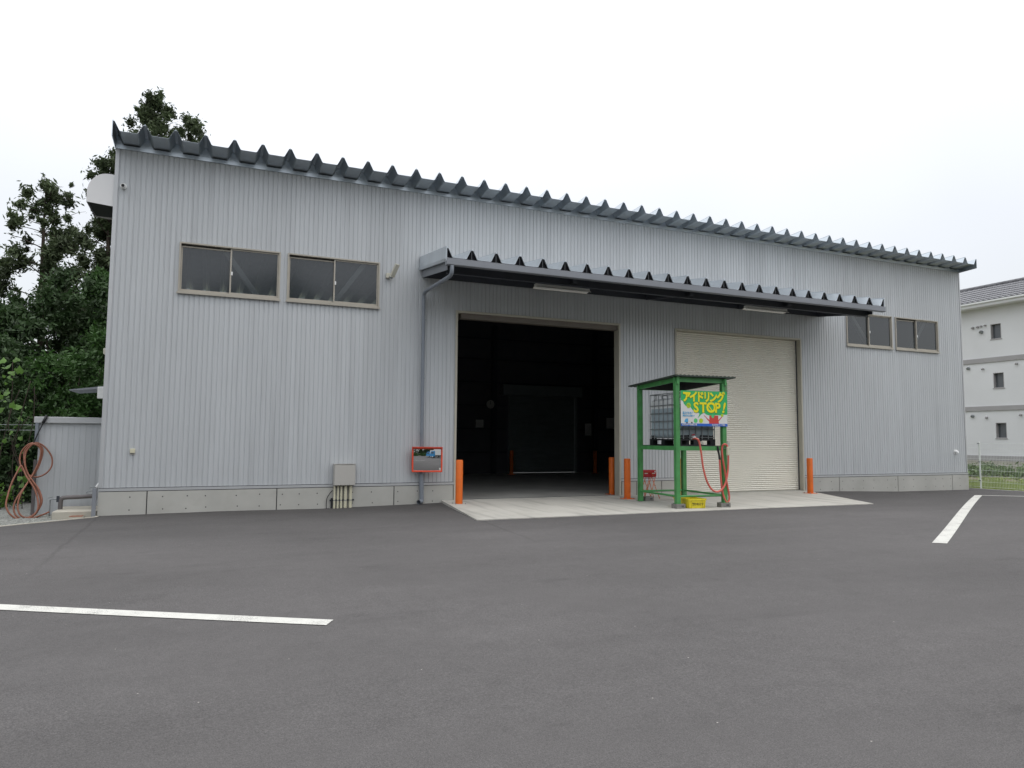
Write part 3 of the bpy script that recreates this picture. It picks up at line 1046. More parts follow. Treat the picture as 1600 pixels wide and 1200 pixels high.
# side beams (sloping C channels)
def cbeam(x, w, y0, y1, dz, h, name='canopy_beam', parent=None):
    g = MB()
    z0, z1 = cz(y0) - dz, cz(y1) - dz
    g.add([(x, y0, z0 - h), (x + w, y0, z0 - h), (x + w, y1, z1 - h), (x, y1, z1 - h), (x, y0, z0), (x + w, y0, z0), (x + w, y1, z1), (x, y1, z1)],
          [(0, 3, 2, 1), (4, 5, 6, 7), (0, 1, 5, 4), (1, 2, 6, 5), (2, 3, 7, 6), (3, 0, 4, 7)])
    return g


g = MB()
cb = thing  # alias kept simple
front = MB()
front.box(CX + 0.10, 17.27, CYF + 0.34, CYF + 0.352, 5.06, 5.35)
front.box(CX + 0.10, 17.27, CYF + 0.27, CYF + 0.339, 5.06, 5.072)
canopy = wpart(front, 'canopy', 'dark_steel')
for x in (CX + 0.06, 7.6, 10.9, 14.1, 17.22):
    side = cbeam(x, 0.014 if x in (CX + 0.06, 17.22) else 0.10, CYF + 0.155, W - 0.03, 0.02, 0.24)
    side.build('canopy_beam', 'gutter' if x == CX + 0.06 else 'dark_steel', canopy, base=WB)
for y in (14.75, 15.5):
    g = MB().box(CX + 0.09, 17.21, y, y + 0.06, cz(y) - 0.11, cz(y) - 0.012)
    g.build('canopy_purlin', 'dark_steel', canopy, base=WB)
g = MB().box(CX + 0.09, 17.25, W - 0.028, W - 0.024, CZW - 0.26, CZW + 0.0)
g.build('wall_plate', 'dark_steel', canopy, base=WB)
fp = plate(CP, 0.20, CYF - W, -0.03, CZF, CZW).build('canopy_panel', 'canopy_metal', canopy)
fp.location = (CX - WB[0], 0, 0)
for k in range(1, CN):
    copy_part(fp, canopy, k * CP)
for x in (CX - 0.012, CXR + 0.001):
    g = MB()
    for (d, z_lo, z_hi) in ((0, -0.03, 0.235),):
        g.add([(x, CYF - 0.01, CZF + z_lo), (x + 0.010, CYF - 0.01, CZF + z_lo), (x + 0.010, W - 0.02, CZW + z_lo), (x, W - 0.02, CZW + z_lo),
               (x, CYF - 0.01, CZF + z_hi), (x + 0.010, CYF - 0.01, CZF + z_hi), (x + 0.010, W - 0.02, CZW + z_hi), (x, W - 0.02, CZW + z_hi)],
              [(0, 3, 2, 1), (4, 5, 6, 7), (0, 1, 5, 4), (1, 2, 6, 5), (2, 3, 7, 6), (3, 0, 4, 7)])
        g.add([(x, CYF - 0.01, CZF - 0.09), (x + 0.012 + 0.03, CYF - 0.01, CZF - 0.09), (x + 0.042, W - 0.02, CZW - 0.09), (x, W - 0.02, CZW - 0.09),
               (x - 0.02 if x < 5 else x, CYF - 0.01, CZF - 0.032), (x + 0.03, CYF - 0.01, CZF - 0.032), (x + 0.03, W - 0.02, CZW - 0.032), (x - 0.02 if x < 5 else x, W - 0.02, CZW - 0.032)],
              [(0, 3, 2, 1), (4, 5, 6, 7), (0, 1, 5, 4), (1, 2, 6, 5), (2, 3, 7, 6), (3, 0, 4, 7)])
    g.build('canopy_end_flashing', 'canopy_metal', canopy, base=WB)
for k in range(CN):
    x = CX + k * CP
    for (a, q) in ((x + 0.001, 1), (x + CP - 0.001, -1)):
        if (k == 0 and q == 1) or (k == CN - 1 and q == -1) or True:
            g = MB().add([(a, CYF + 0.03, CZF + 0.0), (a + q * 0.136, CYF + 0.03, CZF - 0.0), (a + q * 0.112, CYF + 0.03, CZF + 0.012), (a + q * 0.026, CYF + 0.03, CZF + 0.192), (a, CYF + 0.03, CZF + 0.192)], [(0, 1, 2, 3, 4)])
            g.build('closure', 'rubber_and_shade', canopy, base=WB)
# wall-side upstand flashing
g = MB().box(CX, CXR, W - 0.024, W - 0.013, CZW + 0.01, CZW + 0.27)
g.build('wall_flashing', 'siding', canopy, base=WB)
# gutter: open trough with rolled lip and brackets
g = MB()
ga, gb = CX - 0.005, CXR + 0.02
pr_g = [(CYF + 0.10, 5.33), (CYF + 0.10, 5.19), (CYF + 0.08, 5.175), (CYF - 0.02, 5.175), (CYF - 0.035, 5.19), (CYF - 0.035, 5.315), (CYF - 0.022, 5.322), (CYF - 0.022, 5.312), (CYF - 0.027, 5.308),
        (CYF - 0.027, 5.195), (CYF - 0.016, 5.183), (CYF + 0.076, 5.183), (CYF + 0.092, 5.195), (CYF + 0.092, 5.33)]
g.prism(pr_g, ga, gb, 'x')
g.box(ga - 0.004, ga - 0.0005, CYF - 0.036, CYF + 0.101, 5.174, 5.325)
g.box(gb + 0.0005, gb + 0.004, CYF - 0.036, CYF + 0.101, 5.174, 5.325)
gut = g.build('gutter', 'gutter', canopy, base=WB)
g = MB()
for k in range(1, CN):
    x = CX + k * CP
    g.box(x - 0.012, x + 0.012, CYF - 0.030, CYF + 0.09, 5.324, 5.332)
    g.tube([(x, CYF + 0.03, 5.33), (x, CYF + 0.03, CZF + 0.22)], 0.004, 5)
g.build('gutter_bracket', 'galvanised', canopy, base=WB, stuff=True)

# downpipe from the gutter to the ground
g = MB()
pth = catmull([(4.60, 14.07, 5.172), (4.60, 14.07, 5.06), (4.60, 14.12, 4.99), (4.595, 14.30, 4.965), (4.585, 15.0, 4.97), (4.572, 15.75, 4.972), (4.57, 16.02, 4.95), (4.57, 16.09, 4.86), (4.57, 16.10, 4.6)], 6)
g.tube(pth, 0.043, 14)
g.tube([(4.57, 16.10, 4.6), (4.585, 16.10, 0.62)], 0.043, 14)
dp = wpart(g, 'downpipe', 'downpipe', smooth=True, angle=50)
g = MB()
g.tube([(4.585, 16.10, 0.66), (4.60, 16.10, 0.12)], 0.052, 14)
g.tube(catmull([(4.60, 16.10, 0.13), (4.60, 16.10, 0.06), (4.585, 16.08, 0.03), (4.53, 16.03, 0.022), (4.50, 16.0, 0.022)], 5), 0.052, 14, caps=False)
g.build('outlet_shoe', 'downpipe', dp, base=WB, smooth=True, angle=50)
for z in (4.3, 2.9, 1.6, 0.62):
    g = MB().tube([(4.578, 16.10, z), (4.578, 16.10, z + 0.03)], 0.048, 14)
    g.box(4.565, 4.592, 16.145, 16.199, z + 0.004, z + 0.026)
    g.build('pipe_clip', 'downpipe', dp, base=WB)

# ------------------------------------------------------------------ lamps under the canopy
lg = 'strip lights under the canopy'
def strip_light(loc, label):
    t = thing('strip_light', label, 'light', loc, 0, lg)
    MB().bbox(-0.73, 0.73, -0.05, 0.05, 0.02, 0.085, 0.008).build('housing', 'lamp_white', t)
    g = MB().prism([(-0.06, 0.02), (-0.115, -0.012), (-0.11, -0.016), (-0.05, 0.014), (0.05, 0.014), (0.11, -0.016), (0.115, -0.012), (0.06, 0.02)], -0.73, 0.73, 'x')
    g.build('reflector', 'lamp_white', t)
    g = MB()
    for s in (-0.55, 0.55):
        g.cyl((s, 0, 0.085), (s, 0, 0.30), 0.006, 6)
    g.build('hanger', 'galvanised', t)
    MB().cyl((-0.70, 0, -0.004), (0.70, 0, -0.004), 0.014, 10).build('tube', 'white', t, smooth=True, angle=50)
    return t


L1 = strip_light((7.665, 14.9, 5.085), 'white strip light hanging under the canopy above the open door')
dup(L1, (13.96, 14.9, 5.075), 'white strip light hanging under the canopy above the closed shutter', lg)

# floodlight on the wall
t = thing('floodlight', 'small white floodlight tilted outward beside the second upper window', 'light', (3.74, W, 5.25))
MB().bbox(-0.075, 0.03, -0.075, 0.0, 0.0, 0.12, 0.01).build('wall_box', 'offwhite', t)
MB().cyl((0.0, -0.08, 0.02), (0.055, -0.14, -0.01), 0.022, 10).build('joint', 'galvanised', t, smooth=True, angle=50)
g = MB()
dv = Vector((0.10, -0.16, 0.30)).normalized()
sv = dv.cross(Vector((0, 0, 1))).normalized()
nv = sv.cross(dv)
cc = Vector((0.04, -0.13, 0.01)) + dv * 0.17
g.obox(cc, dv * 0.165, sv * 0.06, nv * 0.022)
g.build('lamp_head', 'offwhite', t)
MB().obox(cc + nv * 0.0235 - dv * 0.03, dv * 0.11, sv * 0.05, nv * 0.0015).build('lens', 'box_grey', t)
MB().obox(cc + dv * 0.14 + nv * 0.024, dv * 0.012, sv * 0.045, nv * 0.002).build('emblem_plate', 'white', t)

# security camera
t = thing('security_camera', 'small round white security camera high at the left wall corner', 'camera', (-1.83, W, 6.64))
MB().cyl((0, 0, 0), (0, -0.03, 0), 0.06, 18).build('mount', 'white', t, smooth=True, angle=40)
MB().cyl((0, -0.03, 0), (0, -0.13, -0.02), 0.042, 16).build('body', 'white', t, smooth=True, angle=40)
MB().cyl((0, -0.13, -0.02), (0, -0.135, -0.021), 0.030, 16).build('lens', 'black_plastic', t)
# outlet box low on the wall
t = thing('outlet_box', 'small cream outlet cover low on the wall near the left corner', 'outlet', (-1.43, W, 1.16))
MB().bbox(-0.045, 0.045, -0.045, 0.0, 0.0, 0.09, 0.006).build('cover', 'cream_pipe', t)
MB().box(-0.05, 0.05, -0.012, 0.0, -0.035, -0.001).build('base_plate', 'box_grey', t)
# vent cap at the right
t = thing('vent_cap', 'small white hooded vent low on the wall near the right corner', 'vent', (23.35, W, 1.17))
g = MB().tube([(0, 0, 0), (0, -0.05, 0.0), (0, -0.075, -0.02), (0, -0.08, -0.05)], 0.05, 12, radii=[0.055, 0.055, 0.045, 0.035])
g.build('hood', 'white', t, smooth=True, angle=50)
MB().box(-0.07, 0.07, -0.008, 0, -0.07, 0.07).build('flange', 'white', t)

# ------------------------------------------------------------------ bollards
bg_ = 'orange steel bollards at the loading doors'
def bollard(loc, label):
    t = thing('bollard', label, 'bollard', loc, 0, bg_)
    g = MB().tube([(0, 0, 0), (0, 0, 0.985), (0, 0, 0.998), (0, 0, 1.0)], 0.082, 24, radii=[0.082, 0.082, 0.074, 0.03])
    g.build('post', 'orange', t, smooth=True, angle=40)
    g = MB().box(-0.14, 0.14, -0.14, 0.14, -0.002, 0.008)
    fl = g.build('base_flange', 'orange', t)
    b = MB().cyl((0.115, -0.115, 0.008), (0.115, -0.115, 0.03), 0.014, 6).build('bolt', 'galvanised', fl)
    for sx, sy in ((-1, -1), (1, 1), (-1, 1)):
        c = b.copy(); COL.objects.link(c); c.parent = fl
        c.location = (0.115 * (sx - 1), 0.115 * (sy + 1), 0)
    return t


B = bollard((5.23, 15.25, 0.018), 'orange bollard at the left side of the open loading door')
for loc, lb in (((10.09, 16.66, 0.022), 'orange bollard just inside the right jamb of the open door'),
                ((9.66, 15.21, 0.03), 'orange bollard in front of the wall just left of the green rack'),
                ((11.22, 15.16, 0.025), 'orange bollard half hidden behind the near post of the green rack'),
                ((15.83, 15.30, 0.012), 'orange bollard at the right side of the closed cream shutter'),
                ((11.62, 27.2, 0.022), 'dim orange bollard deep inside, left of the rear shutter'),
                ((15.62, 27.2, 0.022), 'dim orange bollard deep inside, right of the rear shutter')):
    dup(B, loc, lb, bg_)

# notices on the rear wall inside
for (x, z, w, h, lb, y) in ((10.50, 2.14, 0.35, 0.34, 'pale notice on the dark rear wall left of the rear shutter', RY - 0.34),
                            (15.75, 1.95, 0.34, 0.55, 'pale notice on the rear wall just right of the rear shutter', RY - 0.34),
                            (16.90, 2.25, 0.38, 0.50, 'pale notice on the rear wall seen beside the right door jamb', RY - 0.34)):
    o = MB().box(x - w / 2, x + w / 2, y - 0.01, y, z - h / 2, z + h / 2).build('notice_board', 'sign_pale')
    o['label'] = lb; o['category'] = 'notice'; o['group'] = 'notices inside the warehouse'
t = thing('wall_clock', 'round pale clock on the dark rear wall inside the warehouse', 'clock', (10.98, RY - 0.34, 2.97))
MB().cyl((0, 0, 0), (0, -0.03, 0), 0.20, 28).build('face', 'box_grey', t)
MB().tube([(0.2 * cos(a), -0.03, 0.2 * sin(a)) for a in np.linspace(0, 2 * pi, 28, endpoint=False)], 0.015, 6, closed=True).build('rim', 'dark_steel', t)
MB().box(-0.008, 0.008, -0.034, -0.031, 0, 0.14).build('hand', 'black_ink', t)

# ------------------------------------------------------------------ electrical box and conduits
t = thing('electrical_box', 'beige metal electrical box on the wall with five cream conduits below', 'electrical box', (2.80, W, 0))
MB().bbox(-0.235, 0.235, -0.185, -0.026, 0.435, 0.905, 0.008).build('cabinet', 'box_grey', t)
MB().bbox(-0.225, 0.225, -0.197, -0.187, 0.445, 0.885, 0.005).build('cabinet_door', 'box_grey', t)
MB().box(-0.245, 0.245, -0.20, -0.026, 0.906, 0.916).build('rain_lid', 'box_grey', t)
for x, r in ((-0.205, 0.024), (-0.128, 0.022), (-0.055, 0.024), (0.038, 0.036), (0.150, 0.036)):
    MB().tube([(x, -0.10, 0.434), (x, -0.10, -0.12)], r, 14).build('conduit', 'cream_pipe', t, smooth=True, angle=50)
MB().box(-0.30, 0.24, -0.060, -0.050, 0.09, 0.125).build('mounting_rail', 'dark_steel', t)
g = MB()
for x, r in ((-0.205, 0.027), (-0.128, 0.025), (-0.055, 0.027), (0.038, 0.039), (0.150, 0.039)):
    g.tube([(x, -0.10, 0.10), (x, -0.10, 0.118)], r, 12)
g.build('clamp', 'galvanised', t)
MB().box(-0.275, -0.235, -0.09, -0.051, -0.1, 0.16).build('junction', 'black_plastic', t)
MB().tube(catmull([(-0.24, -0.07, 0.33), (-0.30, -0.06, 0.26), (-0.36, -0.06, 0.15), (-0.37, -0.06, 0.02), (-0.36, -0.06, -0.1)], 6), 0.008, 7).build('cable', 'black_plastic', t)

# ------------------------------------------------------------------ traffic mirror on the downpipe
MTILT, MROT = radians(1.6), radians(-17.0)
t = thing('convex_mirror', 'rectangular convex mirror in a red orange frame on the wall by the downpipe', 'mirror', (4.68, 15.96, 1.0), 0)
mw, mh = 0.355, 0.285
rotm = Matrix.Rotation(MROT, 4, 'Z') @ Matrix.Rotation(MTILT, 4, 'X')


def rot_mb(g):
    g.v = [tuple(rotm @ Vector(p)) for p in g.v]
    return g


g = MB()
fr_ = 0.032
g.bbox(-mw, mw, -0.05, 0.03, mh - fr_, mh, 0.006)
g.bbox(-mw, mw, -0.03, 0.03, -mh, -mh + fr_, 0.006)
g.bbox(-mw, -mw + fr_, -0.03, 0.03, -mh + fr_, mh - fr_, 0.006)
g.bbox(mw - fr_, mw, -0.03, 0.03, -mh + fr_, mh - fr_, 0.006)
g.prism([(-0.10, mh + 0.004), (-0.10, mh + 0.016), (0.03, mh + 0.016), (0.03, mh + 0.004)], -mw - 0.004, mw + 0.004, 'x')
rot_mb(g).build('mirror_frame', 'red_orange', t)
g = MB()
RM, n = 3.0, 24
for j in range(n + 1):
    for i in range(n + 1):
        x = (-1 + 2 * i / n) * (mw - fr_ + 0.004)
        z = (-1 + 2 * j / n) * (mh - fr_ + 0.004)
        y = -(math.sqrt(RM * RM - x * x - z * z) - math.sqrt(RM * RM - 0.18))
        g.v.append((x, y + 0.018, z))
for j in range(n):
    for i in range(n):
        a = j * (n + 1) + i
        g.f.append((a, a + 1, a + n + 2, a + n + 1))
rot_mb(g).build('mirror_glass', 'mirror', t, smooth=True)
rot_mb(MB().box(-mw + 0.01, mw - 0.01, 0.031, 0.05, -mh + 0.01, mh - 0.01)).build('back_shell', 'red_orange', t)
MB().box(-0.14, -0.07, 0.06, 0.235, -0.05, 0.02).build('bracket', 'galvanised', t)

# ------------------------------------------------------------------ green rack
FX, FY, FR = 9.466, 12.883, -0.078
RK = lambda x, y, z=0: (FX + x * cos(FR) - y * sin(FR), FY + x * sin(FR) + y * cos(FR), z)
rack = thing('tank_rack', 'green painted steel rack with a small tin roof standing on the concrete apron', 'rack', (FX, FY, 0.0), FR)
RW, RD = 1.206, 1.648


def hpost(x, y, z0, z1):
    g = MB()
    g.box(x - 0.05, x + 0.05, y - 0.05, y - 0.042, z0, z1)
    g.box(x - 0.05, x + 0.05, y + 0.042, y + 0.05, z0, z1)
    g.box(x - 0.05, x - 0.043, y - 0.042, y + 0.042, z0, z1)
    g.box(x + 0.043, x + 0.05, y - 0.042, y + 0.042, z0, z1)
    return g


zr = lambda y: 2.905 - 0.075 * y / 1.648       # roof slope
for (x, y, z0) in ((0, 0, 0.112), (RW, 0, 0.112), (0, RD, 0.035), (RW, RD, 0.135)):
    g = hpost(x, y, z0 + 0.008, zr(y) - 0.12)
    g.box(x - 0.07, x + 0.07, y - 0.07, y + 0.07, z0, z0 + 0.008)
    g.build('post', 'green_paint', rack)
PZ = 1.365
for (a, b) in (((0.052, 0), (RW - 0.052, 0)), ((0.052, RD), (RW - 0.052, RD)), ((0, 0.052), (0, RD - 0.052)), ((RW, 0.052), (RW, RD - 0.052))):
    g = MB().bar((a[0], a[1], PZ - 0.046), (b[0], b[1], PZ - 0.046), 0.05, 0.092)
    g.build('platform_beam', 'green_paint', rack)
    g = MB().cyl((a[0], a[1], 0.27), (b[0], b[1], 0.27), 0.024, 10)
    g.build('lower_rail', 'green_paint', rack, smooth=True, angle=50)
for (a, b) in (((0.052, 0), (RW - 0.052, 0)), ((0.052, RD), (RW - 0.052, RD)), ((0, 0.052), (0, RD - 0.052)), ((RW, 0.052), (RW, RD - 0.052))):
    g = MB().bar((a[0] - (0.12 if a[1] == b[1] else 0), a[1] - (0.10 if a[0] == b[0] else 0), zr(a[1]) - 0.062), (b[0] + (0.12 if a[1] == b[1] else 0), b[1] + (0.16 if a[0] == b[0] else 0), zr(b[1]) - 0.062), 0.045 if a[0] == b[0] else 0.05, 0.10 if a[0] == b[0] else 0.104)
    g.build('roof_beam', 'green_paint', rack)
g = MB()
for k in range(9):
    y = 0.10 + k * 0.18
    g.box(0.03, RW - 0.03, y - 0.085, y + 0.085, PZ + 0.001, PZ + 0.013)
g.build('platform_deck', 'green_roof', rack)
# tin roof with small corrugations running front to back
g = MB()
x0, x1, y0, y1 = -0.10, RW + 0.26, -0.13, RD + 0.40
n = 60
for (yy, t_) in ((y0, 0), (y1, 0), (y0, -0.034), (y1, -0.034)):
    for i in range(n + 1):
        x = x0 + (x1 - x0) * i / n
        g.v.append((x, yy, zr(yy) + 0.030 + 0.007 * sin(i * pi / 2.0) + t_))
m_ = n + 1
for i in range(n):
    g.f.append((i, i + 1, m_ + i + 1, m_ + i))
    g.f.append((2 * m_ + i, 3 * m_ + i, 3 * m_ + i + 1, 2 * m_ + i + 1))
    g.f.append((i, 2 * m_ + i, 2 * m_ + i + 1, i + 1))
    g.f.append((m_ + i, m_ + i + 1, 3 * m_ + i + 1, 3 * m_ + i))
for i in (0, n):
    g.f.append((i, m_ + i, 3 * m_ + i, 2 * m_ + i))
g.build('tin_roof', 'green_roof', rack)
g = MB()  # black sheet added to darken the roof underside like shade
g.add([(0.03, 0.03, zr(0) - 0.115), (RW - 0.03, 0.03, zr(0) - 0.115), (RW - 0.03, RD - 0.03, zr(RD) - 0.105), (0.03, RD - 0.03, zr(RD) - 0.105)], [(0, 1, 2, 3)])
g.build('roof_underside_shade', 'rubber_and_shade', rack)
g = MB().add([(0.82, 0.35, 1.80), (1.15, 0.35, 1.86), (1.16, 0.36, 1.72), (1.05, 0.37, 1.66), (0.80, 0.37, 1.60),
              (0.82, 0.42, 1.80), (1.15, 0.42, 1.86), (1.16, 0.43, 1.72), (1.05, 0.44, 1.66), (0.80, 0.44, 1.60)],
             [(0, 1, 2, 3, 4), (9, 8, 7, 6, 5), (0, 5, 6, 1), (1, 6, 7, 2), (2, 7, 8, 3), (3, 8, 9, 4)])
g.build('black_sheet', 'black_plastic', rack)
g = MB().box(-0.03, 0.03, -0.085, -0.052, 2.74, 2.90)
g.build('corner_angle', 'green_paint', rack)
g = MB().box(RW - 0.0, RW + 0.05, -0.085, -0.055, 2.74, 2.89)
g.box(RW + 0.052, RW + 0.062, -0.08, -0.06, 2.55, 2.80)
g.build('corner_angle', 'green_paint', rack)

# hollow concrete blocks under the posts
def block(x, y, z, lb, rz=0.0):
    t = thing('concrete_block', lb, 'concrete block', RK(x, y, z), FR + rz, 'concrete blocks under the green rack')
    g = MB()
    L, Wd, H = 0.115, 0.095, 0.10
    # walls around two cores running along x-face
    g.box(-L, L, -Wd, -Wd + 0.025, 0, H)
    g.box(-L, L, Wd - 0.025, Wd, 0, H)
    for a, b in ((-L, -L + 0.03), (-0.018, 0.018), (L - 0.03, L)):
        g.box(a, b, -Wd + 0.025, Wd - 0.025, 0.02, H - 0.02)
    g.box(-L, L, -Wd + 0.025, Wd - 0.025, 0, 0.02)
    g.box(-L, L, -Wd + 0.025, Wd - 0.025, H - 0.02, H)
    g.build('block_body', 'block', t)
    for a in (0.045,):
        MB().box(a - 0.035, a + 0.035, -Wd - 0.001, -Wd + 0.0, 0.03, 0.07).build('core', 'joint', t)
    return t


block(0.02, 0.0, 0.010, 'hollow grey concrete block under the near left post of the green rack', 0.1)
block(RW - 0.02, 0.0, 0.010, 'hollow grey concrete block under the right front post of the green rack', -0.1)
block(RW, RD, 0.030, 'hollow grey concrete block under the rear right post of the green rack')
block(0.24, RD + 0.08, 0.030, 'hollow grey concrete block lying behind the rear left post of the green rack')

# ---- intermediate bulk tank on its pallet
tank = thing('liquid_tank', 'half full translucent liquid tank in a wire cage on the green rack', 'tank', RK(0.10, 0.16, PZ + 0.014), FR)
TX, TY = 1.0, 1.20
pz = 0.145
g = MB()
g.box(0, TX, 0, TY, 0.112, pz)
for x in (0, 0.43, 0.87):
    for y in (0, 0.53, 1.06):
        g.box(x, x + 0.13 if x < 0.8 else TX, y, y + 0.14, 0.0, 0.112)
for y in (0.005, 0.535, 1.065):
    g.box(0.002, TX - 0.002, y, y + 0.13, 0.0, 0.022)
g.build('pallet', 'black_plastic', tank)
# bottle: rounded box with faint bulges between bars
g = MB()
nz_, na_ = 22, 56
for j in range(nz_ + 1):
    z = pz + 0.02 + (2.46 - PZ - 0.014 - pz - 0.02) * j / nz_
    t_ = j / nz_
    shr = 0.03 * (1 - smooth01(t_ / 0.10)) + 0.07 * smooth01((t_ - 0.95) / 0.05)
    for i in range(na_):
        a = 2 * pi * i / na_
        e = 0.10
        cx_, sx_ = cos(a), sin(a)
        x = (abs(cx_) ** e) * (1 if cx_ > 0 else -1)
        y = (abs(sx_) ** e) * (1 if sx_ > 0 else -1)
        bul = 0.008 * cos(x * 3 * pi) * cos(y * 3 * pi)
        g.v.append((TX / 2 + x * (TX / 2 - 0.02 - shr + bul), TY / 2 + y * (TY / 2 - 0.02 - shr + bul), z))
for j in range(nz_):
    for i in range(na_):
        a, b = j * na_ + i, j * na_ + (i + 1) % na_
        g.f.append((a, b, b + na_, a + na_))
g.f.append(tuple(nz_ * na_ + i for i in range(na_)))
g.build('tank_bottle', 'tank_plastic', tank, smooth=True, angle=50)
g = MB().cyl((0.5, 0.6, 1.07), (0.5, 0.6, 1.12), 0.09, 20)
g.build('filler_cap', 'black_plastic', tank)
cage_z = [z - PZ - 0.014 for z in (2.565, 2.30, 2.115, 1.93, 1.745, 1.565)]
g = MB()
c0, c1, d0, d1 = 0.012, TX - 0.012, 0.012, TY - 0.012
for z in cage_z:
    g.tube([(c0, d0, z), (c1, d0, z), (c1, d1, z), (c0, d1, z)], 0.0115, 6, closed=True)
for k in range(7):
    y = d0 + (d1 - d0) * k / 6
    for x in (c0, c1):
        g.tube([(x, y, pz), (x, y, cage_z[0])], 0.0105, 6)
for k in range(1, 6):
    x = c0 + (c1 - c0) * k / 6
    for y in (d0, d1):
        g.tube([(x, y, pz), (x, y, cage_z[0])], 0.0105, 6)
for x in (0.33, 0.67):
    g.tube([(x, d0, cage_z[0] + 0.005), (x, d1, cage_z[0] + 0.005)], 0.009, 6)
g.build('wire_cage', 'galvanised', tank, smooth=True, angle=60)
g = MB()
for (x, y, sx, sy) in ((0.03, 0.03, 1, 1), (TX - 0.03, 0.03, -1, 1), (0.03, TY - 0.03, 1, -1), (TX - 0.03, TY - 0.03, -1, -1)):
    g.box(min(x, x + sx * 0.12), max(x, x + sx * 0.12), min(y, y + sy * 0.012), max(y, y + sy * 0.012), pz, pz + 0.22)
    g.box(min(x, x + sx * 0.012), max(x, x + sx * 0.012), min(y + sy * 0.013, y + sy * 0.12), max(y + sy * 0.013, y + sy * 0.12), pz, pz + 0.22)
g.box(0.16, 0.36, 0.03, 0.045, pz, pz + 0.16)
g.box(0.62, 0.86, 0.03, 0.045, pz, pz + 0.16)
g.build('corner_guard', 'black_plastic', tank)
g = MB().cyl((0.42, 0.06, 0.19), (0.42, -0.06, 0.185), 0.035, 14)
v_ = g.build('valve', 'white', tank, smooth=True, angle=40)
MB().bar((0.37, -0.02, 0.235), (0.44, -0.02, 0.25), 0.025, 0.02).build('valve_handle', 'red_case', v_)
o = MB().bbox(0.60, 0.68, -0.012, -0.001, 0.03, 0.10, 0.004).build('pallet_tag', 'offwhite', tank)

# ---- idling-stop sign on the front of the rack
SW, SH = 1.205, 0.785
sign = thing('safety_sign', 'green and white sign with yellow Japanese lettering and STOP fixed to the green rack', 'sign', RK(0.062, -0.066, 1.812), FR)
MB().bbox(0, SW, -0.008, 0.0, 0, SH, 0.002).build('sign_panel', 'sign_white', sign)


def flat(poly, y0, name, m, parent=sign, th=0.0009):
    n = len(poly)
    g = MB()
    g.add([(x, y0, z) for x, z in poly] + [(x, y0 + th, z) for x, z in poly], [tuple(range(n))] + [(i, n + i, n + (i + 1) % n, (i + 1) % n) for i in range(n)])
    return g.build(name, m, parent)


# pixel space of the sign: u 0..1 across, v 0..1 down
S_ = lambda u, v: (u * SW, (1 - v) * SH)
cloud = [(0.0, 0.0), (1.0, 0.0), (1.0, 0.655), (0.95, 0.665), (0.90, 0.655), (0.84, 0.685), (0.76, 0.675), (0.68, 0.70), (0.58, 0.685), (0.53, 0.66), (0.50, 0.62), (0.47, 0.63), (0.42, 0.68), (0.385, 0.74), (0.35, 0.775), (0.38, 0.71), (0.395, 0.64),
         (0.36, 0.615), (0.32, 0.59), (0.26, 0.56), (0.225, 0.51), (0.205, 0.46), (0.15, 0.465), (0.10, 0.43), (0.065, 0.37), (0.05, 0.31), (0.02, 0.285), (0.0, 0.27)]
flat([S_(*p) for p in cloud], -0.0092, 'green_crown', 'sign_green')
flat([S_(*p) for p in ((0, 0.925), (1, 0.925), (1, 1), (0, 1))], -0.0092, 'blue_band', 'sign_blue')
trunk = [(0.60, 0.925), (0.60, 0.865), (0.565, 0.82), (0.515, 0.735), (0.485, 0.70), (0.495, 0.69), (0.53, 0.73), (0.575, 0.79), (0.605, 0.82), (0.605, 0.69), (0.80, 0.69), (0.80, 0.82), (0.83, 0.78), (0.885, 0.70), (0.905, 0.70), (0.86, 0.775), (0.805, 0.86), (0.815, 0.925)]
flat([S_(*p) for p in trunk], -0.0088, 'red_trunk', 'sign_red')
for (u, v, r, mm) in ((0.31, 0.845, 0.040, 'sign_leaf'), (0.425, 0.845, 0.042, 'sign_lime'), (0.165, 0.42, 0.048, 'sign_lime'), (0.885, 0.685, 0.028, 'sign_lime'), (0.68, 0.715, 0.030, 'sign_leaf')):
    cx_, cz_ = S_(u, v)
    rr = r * SW
    flat([(cx_ + rr * cos(a), cz_ + rr * sin(a) * 1.05) for a in np.linspace(0, -2 * pi, 16, endpoint=False)], -0.0105, 'round_leaf', mm)
for (u, v) in ((0.155, 0.405), (0.175, 0.435)):
    cx_, cz_ = S_(u, v)
    flat([(cx_ - 0.02, cz_ + 0.012), (cx_ + 0.02, cz_ + 0.0), (cx_ + 0.018, cz_ - 0.008), (cx_ - 0.022, cz_ + 0.004)], -0.0117, 'leaf_vein', 'sign_shade')
# little printed lorry
flat([S_(*p) for p in ((0.075, 0.90), (0.075, 0.845), (0.105, 0.79), (0.150, 0.785), (0.150, 0.90))], -0.0092, 'printed_lorry', 'sign_sky')
flat([S_(*p) for p in ((0.155, 0.765), (0.255, 0.765), (0.255, 0.885), (0.155, 0.885))], -0.0092, 'printed_lorry', 'sign_pale')
for u in (0.125, 0.228):
    cx_, cz_ = S_(u, 0.905)
    flat([(cx_ + 0.018 * cos(a), cz_ + 0.018 * sin(a)) for a in np.linspace(0, -2 * pi, 12, endpoint=False)], -0.0105, 'printed_lorry', 'black_ink')
RX = (pi / 2, 0, 0)


def sign_text(body, u, v, size, mm, off, sx=1.0, shade=False, rot=0.0, name='lettering', shear=0.0):
    x, z = S_(u, v)
    if shade:
        text(body, size, 'sign_shade', sign, (x + 0.010, -0.0118, z - 0.010), (pi / 2, rot, 0), name, off, 0.0006, shear, sx)
    text(body, size, mm, sign, (x, -0.0138, z), (pi / 2, rot, 0), name, off, 0.0006, shear, sx)


